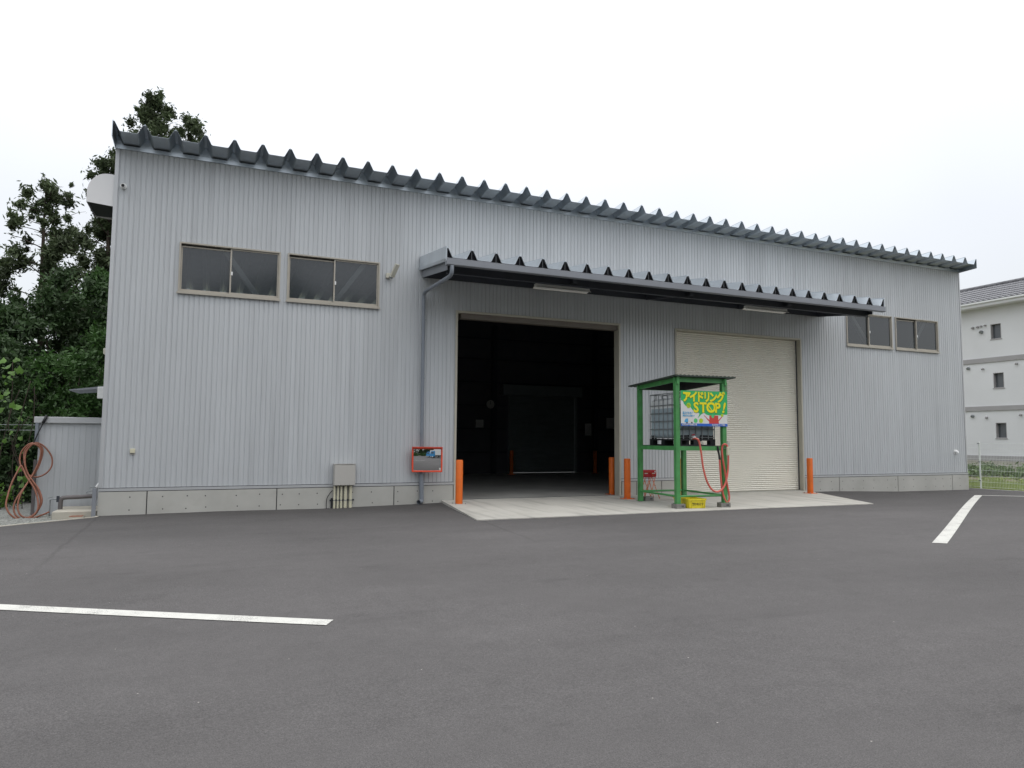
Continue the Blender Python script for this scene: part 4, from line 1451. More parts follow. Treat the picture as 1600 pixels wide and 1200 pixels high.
KX = (0.035, 0.180, 0.340, 0.475, 0.605, 0.770)
for ch, u in zip('アイドリング', KX):
    sign_text(ch, u - (0.02 if ch == 'ド' else 0.0), 0.282, 0.245, 'sign_yellow', 0.0120, 0.87 if ch != 'リ' else 0.8, True)
for ch, u, s_ in (('S', 0.265, 0.305), ('T', 0.40, 0.305), ('O', 0.535, 0.315), ('P', 0.720, 0.305), ('!', 0.872, 0.31)):
    sign_text(ch, u, 0.60, s_, 'sign_yellow', 0.0105, 0.95 if ch != 'O' else 1.0, True, 0.0, shear=0.25 if ch == '!' else 0.0)
cx_, cz_ = S_(0.620, 0.475)
flat([(cx_ - 0.062, cz_ + 0.062), (cx_ - 0.045, cz_ + 0.075), (cx_ + 0.062, cz_ - 0.062), (cx_ + 0.045, cz_ - 0.075)], -0.0152, 'slash_stroke', 'sign_yellow')
sign_text('私たちも！', 0.035, 0.665, 0.072, 'sign_sky', 0.0016, 0.8)
sign_text('環境を守る仲間です', 0.035, 0.730, 0.040, 'sign_sky', 0.0009, 0.85)
sign_text('株式会社 中部運輸倉庫', 0.025, 0.978, 0.045, 'sign_white', 0.0008, 0.80)
sign_text('(社) 静岡県トラック協会', 0.655, 0.978, 0.040, 'sign_white', 0.0008, 0.80)

# ---- delivery hose draped on the rack
hp = [(1083, 686), (1088, 685.5), (1092, 690), (1095, 706), (1098, 730), (1103, 750), (1110, 763), (1118, 768), (1126, 765.5), (1132, 757), (1135.5, 745), (1137.5, 730), (1138, 712), (1137.5, 700),
      (1135.5, 695), (1131.5, 694), (1128.3, 700), (1129, 716), (1132.5, 738), (1136, 760), (1138.5, 775), (1137.5, 783), (1134.5, 785), (1130.5, 778), (1127.2, 764), (1125.3, 742), (1124.2, 718)]
pts = []
for i, (px_, py_) in enumerate(hp):
    k = i / len(hp)
    yy = 12.90 if i < 1 else (12.70 if i < 12 else (12.68 if i < 16 else (12.72 + 0.004 * (i - 16))))
    sc_ = yy / 12.9
    x = (9.916 + (px_ - 1083) * 0.01767) * sc_
    z = 1.5 + (1.526 - (py_ - 686) * 0.0144 - 1.5) * sc_
    pts.append((x, yy, z))
hose = thing('water_hose', 'pink red hose looping down from the tank valve and hooked on the rack post', 'hose', (10.7, 12.75, 0))
g = MB().tube(catmull(pts, 7), 0.021, 10)
g.build('hose_tube', 'hose_pink', hose, smooth=True, base=(10.7, 12.75, 0))
g = MB()
e = Vector(pts[-1])
g.tube([e, e + Vector((-0.015, 0, 0.10)), e + Vector((-0.04, 0, 0.22)), e + Vector((-0.05, 0.0, 0.30))], 0.022, 8, radii=[0.024, 0.02, 0.026, 0.015])
g.build('nozzle', 'black_plastic', hose, smooth=True, angle=50, base=(10.7, 12.75, 0))
g = MB()
hkx, hky, hkz = pts[13]
g.bbox(hkx - 0.035, hkx + 0.035, hky - 0.03, hky + 0.02, hkz - 0.16, hkz + 0.03, 0.008)
g.build('valve_body', 'cream_pipe', hose, base=(10.7, 12.75, 0))
g = MB()
g.tube([(hkx - 0.01, hky, hkz + 0.03), (hkx - 0.01, hky, hkz + 0.16)], 0.007, 6)
g.tube([(hkx + 0.03, hky, hkz + 0.03), (hkx + 0.035, hky, hkz + 0.13)], 0.007, 6)
g.tube([(hkx - 0.1, hky + 0.05, hkz + 0.0), (hkx + 0.07, hky, hkz - 0.02)], 0.009, 6)
g.build('hook', 'galvanised', hose, base=(10.7, 12.75, 0))

# ---- yellow crate
crate = thing('plastic_crate', 'yellow plastic crate with black writing on the apron under the green rack', 'crate', RK(0.20, -0.12, 0.014), FR)
CWd, CDp, CH = 0.44, 0.60, 0.205
g = MB()
t_ = 0.012
g.add([(0.015, 0.015, 0), (CWd - 0.015, 0.015, 0), (CWd - 0.015, CDp - 0.015, 0), (0.015, CDp - 0.015, 0), (0, 0, CH), (CWd, 0, CH), (CWd, CDp, CH), (0, CDp, CH),
       (0.02, 0.02, CH), (CWd - 0.02, 0.02, CH), (CWd - 0.02, CDp - 0.02, CH), (0.02, CDp - 0.02, CH), (0.03, 0.03, 0.02), (CWd - 0.03, 0.03, 0.02), (CWd - 0.03, CDp - 0.03, 0.02), (0.03, CDp - 0.03, 0.02)],
      [(0, 1, 5, 4), (1, 2, 6, 5), (2, 3, 7, 6), (3, 0, 4, 7), (0, 3, 2, 1), (4, 5, 9, 8), (5, 6, 10, 9), (6, 7, 11, 10), (7, 4, 8, 11),
       (8, 9, 13, 12), (9, 10, 14, 13), (10, 11, 15, 14), (11, 8, 12, 15), (12, 13, 14, 15)])
g.build('crate_body', 'yellow', crate)
g = MB()
for a, b in (((-0.008, -0.008), (CWd + 0.008, 0.004)), ((-0.008, CDp - 0.004), (CWd + 0.008, CDp + 0.008))):
    g.box(a[0], b[0], a[1], b[1], CH - 0.035, CH + 0.002)
for x in (-0.008, CWd - 0.004):
    g.box(x, x + 0.012, 0.0045, CDp - 0.0045, CH - 0.035, CH + 0.002)
g.build('rim', 'yellow', crate)
g = MB()
for x in (0.02, 0.075, CWd - 0.08, CWd - 0.03):
    g.box(x, x + 0.012, -0.004, 0.012, 0.01, CH - 0.036)
for y in (0.06, 0.2, 0.34, 0.5):
    g.box(-0.004, 0.012, y, y + 0.014, 0.01, CH - 0.036)
g.build('rib', 'yellow', crate)
text('割ワキミツ', 0.066, 'black_ink', crate, (0.085, -0.0048, 0.065), (pi / 2, 0, 0), 'lettering', 0.0016, 0.0006, 0, 0.88)

# ---- red case on crossed legs
rc = thing('red_work_case', 'small glossy red case on crossed orange legs behind the green rack', 'case', (10.22, 15.12, 0.03))
g = MB().bbox(-0.235, 0.20, -0.10, 0.10, 0.53, 0.715, 0.03)
g.build('case_body', 'red_case', rc)
MB().box(-0.237, -0.2355, -0.07, 0.07, 0.55, 0.69).build('side_cap', 'black_plastic', rc)
MB().box(0.12, 0.16, -0.1035, -0.1005, 0.655, 0.69).build('logo_patch', 'sign_white', rc)
for x in (-0.17, 0.05):
    MB().box(x, x + 0.09, -0.1035, -0.1005, 0.622, 0.640).build('white_mark', 'sign_white', rc)
for y in (-0.07, 0.09):
    for a, b in (((-0.19, 0.53), (0.02, 0.0)), ((0.0, 0.53), (-0.22, 0.0)), ((0.06, 0.53), (0.26, 0.0)), ((0.16, 0.53), (-0.02, 0.0))):
        MB().tube([(a[0], y, a[1]), (b[0], y * 1.6, b[1])], 0.0075, 7).build('leg', 'orange', rc, smooth=True)
MB().tube([(-0.16, -0.105, 0.66), (-0.02, -0.115, 0.67), (0.04, -0.115, 0.6), (0.11, -0.11, 0.54)], 0.006, 6).build('strap', 'orange', rc)

# ------------------------------------------------------------------ left side: shed, hose, block, pipes
shed = thing('side_shed', 'low pale grey metal shed beside the left end of the warehouse', 'shed', (-2.7, 17.5, 0))
SB = (-2.7, 17.5, 0)
g = MB()
x = -3.30
while x < -2.03:
    b = min(x + 0.108, -2.03)
    g.box(x, b - 0.012, 17.5, 17.52, -0.14, 1.765)
    g.box(b - 0.012, b, 17.506, 17.519, -0.14, 1.765)
    x = b
g.build('wall_panels', 'siding', shed, base=SB)
g = MB().box(-3.298, -2.032, 17.521, 19.3, -0.14, 1.76)
g.build('shed_body', 'siding', shed, base=SB)
MB().bbox(-3.385, -2.03, 17.43, 19.4, 1.766, 1.895, 0.006).build('roof', 'flashing', shed, base=SB)
MB().box(-3.36, -3.303, 17.44, 17.50, 1.30, 1.765).build('downspout', 'downpipe', shed, base=SB)
MB().box(-3.355, -3.302, 17.44, 17.50, -0.14, 1.0).build('corner_post', 'pvc_grey', shed, base=SB)

def HXZ(px_, py_, yy=17.36):
    y2 = yy - 0.50 * smooth01((py_ - 700) / 112)
    k_ = y2 / 17.5
    return ((-3.38 + (px_ - 55) * 0.0119) * k_, y2, 1.5 + (1.895 - (py_ - 651) * 0.0133 - 1.5) * k_)


hc = thing('coiled_hose', 'reddish brown hose hung in a figure of eight at the corner of the side shed', 'hose', (-3.3, 17.36, 0))
HB = (-3.3, 17.36, 0)
loops = [
    [(58, 692), (70, 697), (82, 712), (84, 727), (78, 738), (66, 745), (54, 744), (42, 735), (36, 720), (38, 706), (47, 695)],
    [(57, 693), (68, 700), (68, 715), (63, 732), (56, 744), (51, 752), (42, 766), (35, 778), (31, 792), (36, 805), (48, 810), (60, 806), (68, 796), (70, 782), (64, 765), (54, 750), (47, 738), (43, 722), (42, 706), (49, 696)],
    [(56, 694), (66, 702), (65, 718), (60, 733), (53, 748), (45, 762), (39, 776), (37, 792), (42, 804), (52, 808), (62, 803), (70, 792), (72, 780), (66, 764), (57, 752), (49, 740), (44, 725), (44, 708), (50, 698)],
    [(38, 728), (33, 738), (26, 755), (22, 772), (20, 788), (25, 800), (34, 808), (44, 811), (54, 810), (64, 802), (67, 788), (62, 768), (54, 754), (47, 744), (42, 733)],
]
for li, lp in enumerate(loops):
    g = MB().tube(catmull([HXZ(a, b, 17.38 - 0.035 * li + 0.012 * sin(i * 1.7 + li)) for i, (a, b) in enumerate(lp)], 6, closed=True), 0.0165, 8, closed=True)
    g.build('hose_loop', 'hose_brown', hc, smooth=True, base=HB)
g = MB().tube(catmull([HXZ(52, 809, 17.3), HXZ(64, 808, 17.25), HXZ(78, 803, 17.2), HXZ(84, 800, 17.2)], 6), 0.0165, 8)
g.build('hose_end', 'hose_brown', hc, smooth=True, base=HB)
MB().tube(catmull([HXZ(72, 648, 17.42), HXZ(69, 655, 17.39), HXZ(66, 664, 17.38), HXZ(60, 678, 17.37), HXZ(55, 692, 17.36)], 6), 0.013, 8).build('black_lead', 'black_plastic', hc, smooth=True, base=HB)
MB().tube([HXZ(72, 649, 17.41), HXZ(67, 661, 17.375)], 0.03, 8).build('grip', 'black_plastic', hc, smooth=True, base=HB)

t = thing('concrete_plinth', 'low concrete plinth with a rusty drain cover beside the left wall corner', 'plinth', (-2.4, 16.9, 0))
PB = (-2.4, 16.9, 0)
MB().bbox(-2.775, -2.012, 16.24, 17.42, -0.2, 0.022, 0.012).build('plinth_body', 'old_concrete', t, base=PB)
MB().box(-2.46, -2.22, 15.98, 16.2395, -0.2, -0.066).build('drain_block', 'old_concrete', t, base=PB)
MB().box(-2.45, -2.23, 16.0, 16.22, -0.0655, -0.058).build('drain_cover', 'hose_brown', t, base=PB)

t = thing('water_pipe', 'dark grey water pipe with a tap running low along the side shed', 'pipe', (-2.5, 16.8, 0))
PB = (-2.5, 16.8, 0)
MB().tube(catmull([(-2.72, 16.75, 0.0), (-2.72, 16.75, 0.16), (-2.705, 16.75, 0.23), (-2.64, 16.75, 0.255), (-2.4, 16.75, 0.262), (-2.10, 16.75, 0.275)], 5), 0.042, 12).build('main_pipe', 'pvc_grey', t, smooth=True, base=PB)
MB().tube(catmull([(-2.72, 16.75, 0.22), (-2.80, 16.75, 0.225), (-2.89, 16.75, 0.22), (-2.90, 16.75, 0.16), (-2.90, 16.75, -0.1)], 5), 0.014, 8).build('tap_pipe', 'galvanised', t, smooth=True, base=PB)
MB().box(-2.79, -2.745, 16.72, 16.78, 0.17, 0.29).build('tap_body', 'dark_steel', t, base=PB)
MB().bar((-2.94, 16.75, 0.25), (-2.86, 16.75, 0.27), 0.012).build('tap_handle', 'galvanised', t, base=PB)
MB().bbox(-2.155, -2.085, 16.70, 16.80, 0.19, 0.36, 0.012).build('meter', 'white', t, base=PB)
MB().tube(catmull([(-2.12, 16.72, 0.36), (-2.10, 16.72, 0.44), (-2.05, 16.72, 0.52), (-2.01, 16.72, 0.56)], 5), 0.034, 10).build('elbow', 'white', t, smooth=True, base=PB)
MB().tube(catmull([(-2.26, 16.66, 0.335), (-2.25, 16.66, 0.37), (-2.18, 16.66, 0.385), (-2.12, 16.66, 0.385)], 5), 0.010, 8).build('faucet', 'galvanised', t, smooth=True, base=PB)
MB().tube([(-2.20, 16.66, 0.455), (-2.10, 16.66, 0.455)], 0.010, 8).build('faucet', 'galvanised', t, smooth=True, base=PB)
t = thing('steel_guard_post', 'short grey steel angle post beside the left wall corner', 'post', (-2.055, 16.10, -0.1))
g = MB().box(-0.035, 0.035, 0, 0.006, 0, 0.575)
g.box(0.029, 0.035, 0.006, 0.06, 0, 0.575)
g.build('angle_post', 'gutter', t)

# fittings on the hidden left wall
t = thing('wall_hood', 'rounded white ventilation hood high on the left side wall', 'hood', (XL, 16.5, 6.2))
g = MB()
poly = [(0, 0.0), (-0.48, 0.04)]
for k in range(9):
    a = pi - (pi / 2) * k / 8
    poly.append((-0.12 + 0.36 * cos(a), 0.24 + 0.43 * sin(a)))
poly += [(-0.05, 0.67), (0, 0.665)]
g.prism([(x, z) for x, z in poly], -0.28, -0.272, 'y')
g.prism([(x, z) for x, z in poly], 0.792, 0.80, 'y')
for (a, b) in zip(poly[1:], poly[2:]):
    g.add([(a[0], -0.272, a[1]), (b[0], -0.272, b[1]), (b[0], 0.792, b[1]), (a[0], 0.792, a[1])], [(0, 1, 2, 3)])
g.build('hood_shell', 'white_wall', t)
MB().box(-0.44, -0.01, -0.25, 0.77, 0.05, 0.055).build('hood_bottom_shade', 'black_plastic', t)  # black plate stands in for shade in the open hood bottom
t = thing('junction_box', 'tiny white box on the left side wall above the small awning', 'box', (XL, 17.3, 3.25))
MB().bbox(-0.17, 0.0, -0.06, 0.06, 0.0, 0.13, 0.01).build('box_body', 'offwhite', t)
t = thing('door_awning', 'small thin grey awning projecting from the left side wall above the shed', 'awning', (XL, 17.5, 2.45))
MB().add([(-0.75, -0.3, 0.02), (0, -0.3, 0.13), (0, 0.9, 0.13), (-0.75, 0.9, 0.02), (-0.75, -0.3, 0.0), (0, -0.3, 0.07), (0, 0.9, 0.07), (-0.75, 0.9, 0.0)],
         [(0, 1, 2, 3), (4, 7, 6, 5), (0, 4, 5, 1), (1, 5, 6, 2), (2, 6, 7, 3), (3, 7, 4, 0)]).build('awning_sheet', 'gutter', t)
MB().bbox(-0.22, -0.10, -0.40, -0.31, -0.16, 0.09, 0.01).build('side_box', 'white', t)

# ------------------------------------------------------------------ white residential block at the right
AB = (40, 25, 0)
apt = thing('apartment_building', 'white three storey apartment block with grey bands and dark tiled roof', 'building', AB)
def apart(g, name, m, parent=None, **k):
    return g.build(name, m, parent or apt, base=AB, **k)


WINS = [(24.85, 25.42, 7.24, 8.09), (24.82, 25.39, 4.50, 5.35), (24.80, 25.36, 1.73, 2.58)]
more_w = []
for (dy) in (-6.4, 5.8, 12.0):
    for (a, b, c, d) in WINS:
        more_w.append((a + dy, b + dy, c, d))
allw = WINS + more_w
cols = sorted(set((a, b) for a, b, c, d in allw))
g = MB()
Y0, Y1, ZTOP = 10.0, 44.0, 9.05
def wall_quad(y0, y1, z0, z1):
    g.add([(40, y0, z0), (40, y1, z0), (40, y1, z1), (40, y0, z1)], [(0, 3, 2, 1)])


cur = Y0
import itertools
grp = {}
for w_ in allw:
    grp.setdefault(round(w_[0] / 2), []).append(w_)
for k_ in sorted(grp, key=lambda q: min(w_[0] for w_ in grp[q])):
    ws = grp[k_]
    lo, hi = min(w_[0] for w_ in ws), max(w_[1] for w_ in ws)
    wall_quad(cur, lo, -0.3, ZTOP)
    zc = -0.3
    for w_ in sorted(ws, key=lambda q: q[2]):
        wall_quad(lo, hi, zc, w_[2])
        if w_[0] - lo > 1e-4:
            wall_quad(lo, w_[0], w_[2], w_[3])
        if hi - w_[1] > 1e-4:
            wall_quad(w_[1], hi, w_[2], w_[3])
        zc = w_[3]
    wall_quad(lo, hi, zc, ZTOP)
    cur = hi
wall_quad(cur, Y1, -0.3, ZTOP)
g.add([(40, Y0, -0.3), (52, Y0, -0.3), (52, Y0, ZTOP), (40, Y0, ZTOP)], [(0, 1, 2, 3)])
g.add([(40, Y1, -0.3), (52, Y1, -0.3), (52, Y1, ZTOP), (40, Y1, ZTOP)], [(0, 3, 2, 1)])
apart(g, 'wall', 'white_wall')
for z0, z1 in ((5.965, 6.225), (3.26, 3.515), (0.48, 0.76)):
    apart(MB().box(39.94, 39.999, Y0 - 0.06, Y1, z0, z1), 'band', 'grey_band')
apart(MB().box(39.90, 39.998, Y0 - 0.1, Y1, -0.3, 0.47), 'plinth', 'old_concrete')
g = MB()
for i in range(5):
    g.box(39.88, 39.899, 24.05 - i * 0.26, 24.25 - i * 0.26, 0.0, 0.12)
apart(g, 'base_vent', 'joint')
first_w = None
for (a, b, c, d) in allw:
    if first_w is None:
        g = MB()
        g.box(40.0, 40.20, a - 0.001, a + 0.03, c, d); g.box(40.0, 40.20, b - 0.03, b + 0.001, c, d)
        g.box(40.0, 40.20, a + 0.03, b - 0.03, c, c + 0.03); g.box(40.0, 40.20, a + 0.03, b - 0.03, d - 0.03, d)
        g.box(39.97, 40.0, a - 0.04, b + 0.04, c - 0.05, c - 0.001)
        fw = apart(g, 'window', 'grey_band')
        pn = MB().add([(40.18, a + 0.03, c + 0.03), (40.18, b - 0.03, c + 0.03), (40.18, b - 0.03, d - 0.03), (40.18, a + 0.03, d - 0.03)], [(0, 3, 2, 1)]).build('pane', 'window_dark', fw, base=AB)
        first_w = (fw, pn, a, c)
    else:
        fw2 = copy_part(first_w[0], apt, 0, a - first_w[2], c - first_w[3])
        p2 = first_w[1].copy(); COL.objects.link(p2); p2.parent = fw2
# vents and pipe caps
vz = [(8.02, 27.10 - 0.72, 0.07), (8.03, 26.10, 0.06), (8.05, 25.90, 0.05), (8.07, 25.68, 0.05), (7.72, 25.92, 0.10),
      (5.72, 26.75, 0.085), (5.62, 25.92, 0.06), (5.75, 24.10, 0.06), (2.98, 26.62, 0.085), (2.88, 25.83, 0.06), (2.98, 24.02, 0.06)]
for z, y, r in vz:
    g = MB().tube([(40.0, y, z), (39.93, y, z), (39.86, y, z - 0.03)], r, 12, radii=[r, r, r * 0.7])
    apart(g, 'vent_cap', 'galvanised' if r > 0.07 else 'grey_band', smooth=True, angle=50)
# eaves and roof
EX = 39.35
apart(MB().box(EX + 0.02, 40.0, Y0 - 0.5, Y1, 9.051, 9.10), 'soffit', 'white_wall')
apart(MB().box(EX, EX + 0.019, Y0 - 0.5, Y1, 9.08, 9.30), 'fascia', 'white_wall')
g = MB().prism([(EX - 0.10, 9.33), (EX - 0.10, 9.24), (EX - 0.002, 9.24), (EX - 0.002, 9.33)], Y0 - 0.5, Y1, 'y')
apart(g, 'gutter', 'white')
g = MB()
SLP = 0.40
nc = 15
for c in range(nc):
    xa, xb = EX - 0.08 + c * 0.27, EX - 0.08 + (c + 1) * 0.27 + 0.03
    za, zb = 9.36 + (xa - EX) * SLP + 0.035, 9.36 + (xb - EX) * SLP
    ny = int((Y1 - Y0 + 0.5) / 0.075)
    k0 = len(g.v)
    for i in range(ny + 1):
        y = Y0 - 0.5 + i * 0.075
        ph = (i % 4)
        w_ = (0.0, 0.03, 0.045, 0.02)[ph]
        g.v.append((xa, y, za - 0.05 + w_ * 0.2)); g.v.append((xa, y, za + w_)); g.v.append((xb, y, zb + w_))
    for i in range(ny):
        a = k0 + 3 * i
        g.f.append((a, a + 3, a + 4, a + 1)); g.f.append((a + 1, a + 4, a + 5, a + 2))
apart(g, 'roof_tile', 'roof_tiles', stuff=True)
RXX = EX - 0.08 + nc * 0.27
apart(MB().add([(RXX, Y0 - 0.5, 9.36 + (RXX - EX) * SLP), (RXX, Y1, 9.36 + (RXX - EX) * SLP), (53, Y1, 9.0), (53, Y0 - 0.5, 9.0)], [(0, 1, 2, 3)]), 'rear_roof', 'roof_tiles')
g = MB()
for i in range(int((Y1 - Y0) / 0.35)):
    y = Y0 - 0.5 + i * 0.35
    zz = 9.36 + (RXX - EX) * SLP
    g.tube([(RXX, y, zz + 0.04), (RXX, y + 0.34, zz + 0.05)], 0.13, 8)
apart(g, 'ridge_tile', 'roof_tiles', stuff=True)

# ------------------------------------------------------------------ mesh fence, grass and plants at the right
fence = thing('mesh_fence', 'white welded mesh fence between the yard and the grass at the right', 'fence', (24.9, 14, -0.12))
FB = (24.9, 14, -0.12)
FYs = [26.4 - 2 * i for i in range(9)]
for y in FYs:
    g = MB().tube([(24.9, y, -0.2), (24.9, y, 1.50), (24.9, y, 1.51)], 0.028, 12, radii=[0.028, 0.028, 0.01])
    g.build('post', 'fence_paint', fence, smooth=True, angle=50, base=FB)
g = MB()
y = FYs[-1]
while y < FYs[0]:
    g.tube([(24.86, y, -0.07), (24.86, y, 1.47)], 0.0028, 4, caps=False)
    y += 0.05
for z in (-0.05, 0.12, 0.32, 0.52, 0.72, 0.92, 1.12, 1.30, 1.46):
    g.tube([(24.855, FYs[-1], z), (24.855, FYs[0], z)], 0.0035, 4)
g.build('wire_mesh', 'fence_paint', fence, base=FB, stuff=True)
for z in (0.15, 0.8, 1.44):
    g = MB()
    for y in FYs:
        g.box(24.83, 24.872, y - 0.03, y + 0.03, z, z + 0.03)
    g.build('clip', 'galvanised', fence, base=FB)

g = MB().add([(24.82, -30, -0.15), (60, -30, -0.16), (60, 60, -0.16), (24.82, 60, -0.15)], [(0, 1, 2, 3)])
o = g.build('grass_ground', 'soil'); o['kind'] = 'structure'
g = MB().add([(28.5, 12, -0.154), (39.9, 12, -0.155), (39.9, 42, -0.155), (28.5, 42, -0.154)], [(0, 1, 2, 3)])
o = g.build('bare_earth', 'sand'); o['kind'] = 'structure'


def blades(n, xr, yr, h, z, name, m, label, cat, wd=0.006, dens=None):
    n = int(n)
    x = RNG.uniform(*xr, n); y = RNG.uniform(*yr, n)
    if dens is not None:
        keep = RNG.uniform(0, 1, n) < dens(x, y)
        x, y = x[keep], y[keep]; n = len(x)
    a = RNG.uniform(0, 2 * pi, n)
    hh = RNG.uniform(0.4, 1.0, n) * h
    lean = RNG.normal(0, 0.35, (n, 2)) * hh[:, None]
    w = wd * RNG.uniform(0.7, 1.4, n)
    v = np.zeros((n, 3, 3))
    v[:, 0] = np.stack([x - np.cos(a) * w, y - np.sin(a) * w, np.full(n, z)], 1)
    v[:, 1] = np.stack([x + np.cos(a) * w, y + np.sin(a) * w, np.full(n, z)], 1)
    v[:, 2] = np.stack([x + lean[:, 0], y + lean[:, 1], z + hh], 1)
    o = raw(name, v.reshape(-1, 3), 3, m)
    o['kind'] = 'stuff'
    o['label'] = label; o['category'] = cat
    return o


def raw(name, verts, k, m, parent=None, base=None):
    nf = len(verts) // k
    me = bpy.data.meshes.new(name)
    me.vertices.add(len(verts))
    if base is not None:
        verts = verts - np.array(base)
    me.vertices.foreach_set('co', np.ascontiguousarray(verts, dtype=np.float32).ravel())
    me.loops.add(len(verts))
    me.loops.foreach_set('vertex_index', np.arange(len(verts), dtype=np.int32))
    me.polygons.add(nf)
    me.polygons.foreach_set('loop_start', np.arange(0, len(verts), k, dtype=np.int32))
    me.polygons.foreach_set('loop_total', np.full(nf, k, dtype=np.int32))
    me.update(calc_edges=True)
    me.materials.append(MATS[m])
    o = bpy.data.objects.new(name, me)
    COL.objects.link(o)
    if parent is not None:
        o.parent = parent
    return o


blades(42000, (24.84, 29.5), (11, 27), 0.16, -0.152, 'grass', 'grass_blade', 'short green grass beyond the kerb at the right', 'grass', 0.007)


def leaf_cloud(centers, radii, per, size, elong=1.6, droop=0.3, shell=0.35):
    # many small quads scattered in ellipsoids
    out = []
    for c, r, n in zip(centers, radii, per):
        n = int(n)
        d = RNG.normal(size=(n, 3)); d /= np.linalg.norm(d, axis=1)[:, None]
        rad = np.clip(np.abs(RNG.normal(0.30, 0.45, n)), 0, 1.55)
        p = c + d * rad[:, None] * r
        u = RNG.normal(size=(n, 3)); u[:, 2] -= droop; u /= np.linalg.norm(u, axis=1)[:, None]
        w = np.cross(u, RNG.normal(size=(n, 3))); w /= np.linalg.norm(w, axis=1)[:, None] + 1e-9
        s = size * RNG.uniform(0.55, 1.3, n)[:, None]
        u *= s * elong * 0.5; w *= s * 0.5
        q = np.stack([p - u, p + w * 0.8, p + u, p - w * 0.8], 1)
        out.append(q.reshape(-1, 3))
    return np.concatenate(out)


# low plants in front of the apartment block (countless)
cs, rs, ps = [], [], []
for i in range(260):
    x = RNG.uniform(33, 38.5); y = RNG.uniform(15, 33)
    h = RNG.uniform(0.18, 0.36)
    cs.append((x, y, -0.15 + h * 0.8)); rs.append((0.45, 0.45, h)); ps.append(90)
o = raw('low_plants', leaf_cloud(cs, rs, ps, 0.12, 1.8), 4, 'plant_leaf')
o['kind'] = 'stuff'; o['label'] = 'band of low leafy green plants in front of the apartment block'; o['category'] = 'plants'
cs, rs, ps = [], [], []
for i in range(60):
    x = RNG.uniform(30.0, 33); y = RNG.uniform(15, 28)
    cs.append((x, y, -0.1)); rs.append((0.35, 0.35, 0.09)); ps.append(40)
o = raw('weeds', leaf_cloud(cs, rs, ps, 0.07, 2.0), 4, 'grass_blade')
o['kind'] = 'stuff'; o['label'] = 'sparse weeds on the sandy strip beyond the fence'; o['category'] = 'weeds'

# ------------------------------------------------------------------ trees at the left
def tree_trunk(g, x, y, h, r0, lean=0.0):
    pts, rr = [], []
    for k in range(9):
        t = k / 8
        pts.append((x + lean * t + 0.08 * sin(t * 5 + x), y + 0.06 * cos(t * 4), -0.2 + (h + 0.2) * t))
        rr.append(max(0.02, r0 * (1 - t) ** 0.8))
    g.tube(pts, r0, 9, radii=rr)
    return pts


def conifer(x, y, h, rad, label, seed, zmin=0.15, ncl=170, size=0.17, lm='cedar_leaf', gapf=0.75, per=95, top_r=0.25, blunt=0.5):
    global RNG
    RNG = np.random.default_rng(seed)
    t = thing('cedar_tree', label, 'tree', (x, y, -0.2), 0, 'trees behind the left side of the warehouse')
    g = MB()
    tree_trunk(g, 0, 0, h, 0.22)
    cs, rs, ps = [], [], []
    nb = int(ncl / 3.4)
    for b in range(nb):
        f = zmin + (1 - zmin) * ((b + RNG.uniform(0, 1)) / nb)
        z = f * h
        az = RNG.uniform(0, 2 * pi)
        env = (1 - f) ** blunt * (1 - 0.25 * max(0, (0.35 - f)) / 0.35) + top_r * 0.3
        L = rad * env * RNG.uniform(0.55, 1.12)
        rise = RNG.uniform(0.0, 0.85) * L
        pts = []
        for k in range(6):
            q = k / 5
            pts.append((cos(az) * L * q, sin(az) * L * q, z + rise * q - 0.18 * L * q * q + RNG.uniform(-0.03, 0.03)))
        g.tube(pts, 0.03, 5, radii=[0.045 * (1 - 0.8 * k / 5) * (1.3 - f) for k in range(6)])
        m_ = 2 + int(L / 0.55)
        for k in range(m_):
            if RNG.uniform() > gapf:
                continue
            q = 0.30 + 0.72 * (k + RNG.uniform(0, 1)) / m_
            i0 = min(int(q * 5), 4); fr = min(q * 5 - i0, 1.2)
            p = np.array(pts[i0]) * (1 - fr) + np.array(pts[i0 + 1]) * fr
            s = RNG.uniform(0.16, 0.50) * (0.75 + 0.5 * (1 - f))
            p = p + RNG.normal(0, 0.20, 3)
            cs.append(tuple(p)); rs.append((s * 0.9, s * 0.9, s * RNG.uniform(0.7, 1.25))); ps.append(2.2 * per * (s / 0.36) ** 2)
    # leader tufts
    for k in range(5):
        q = 0.93 + 0.075 * k / 4
        cs.append((RNG.normal(0, 0.1), RNG.normal(0, 0.1), h * q)); rs.append((top_r, top_r, top_r * 1.2)); ps.append(per * 0.5)
    g.build('trunk', 'bark', t, smooth=True)
    raw('crown', leaf_cloud(cs, rs, ps, size, 2.6, 0.2), 4, lm, t)
    return t


conifer(-6.0, 31.0, 11.2, 2.5, 'tall dark cedar with gappy branches at the far left', 3, 0.12, 300, 0.085, per=120, blunt=0.40, gapf=0.62)
conifer(-9.0, 33.0, 9.6, 2.4, 'dark cedar partly cut by the left edge of the photo', 4, 0.1, 220, 0.09, gapf=0.62, per=120)
conifer(-4.2, 33.5, 13.4, 1.7, 'tall dark cedar close beside the left wall and its rounded hood', 5, 0.10, 270, 0.085, per=120, blunt=0.4, gapf=0.66)
conifer(-2.75, 34.0, 16.5, 2.9, 'tallest tree, its crown rising above the left end of the roof', 6, 0.45, 330, 0.085, gapf=0.85, per=120, top_r=0.4, blunt=0.50)
conifer(-1.35, 34.5, 15.9, 2.3, 'tree crown peeking over the roof right of the tallest tree', 8, 0.5, 240, 0.085, gapf=0.85, per=120, top_r=0.35, blunt=0.5)


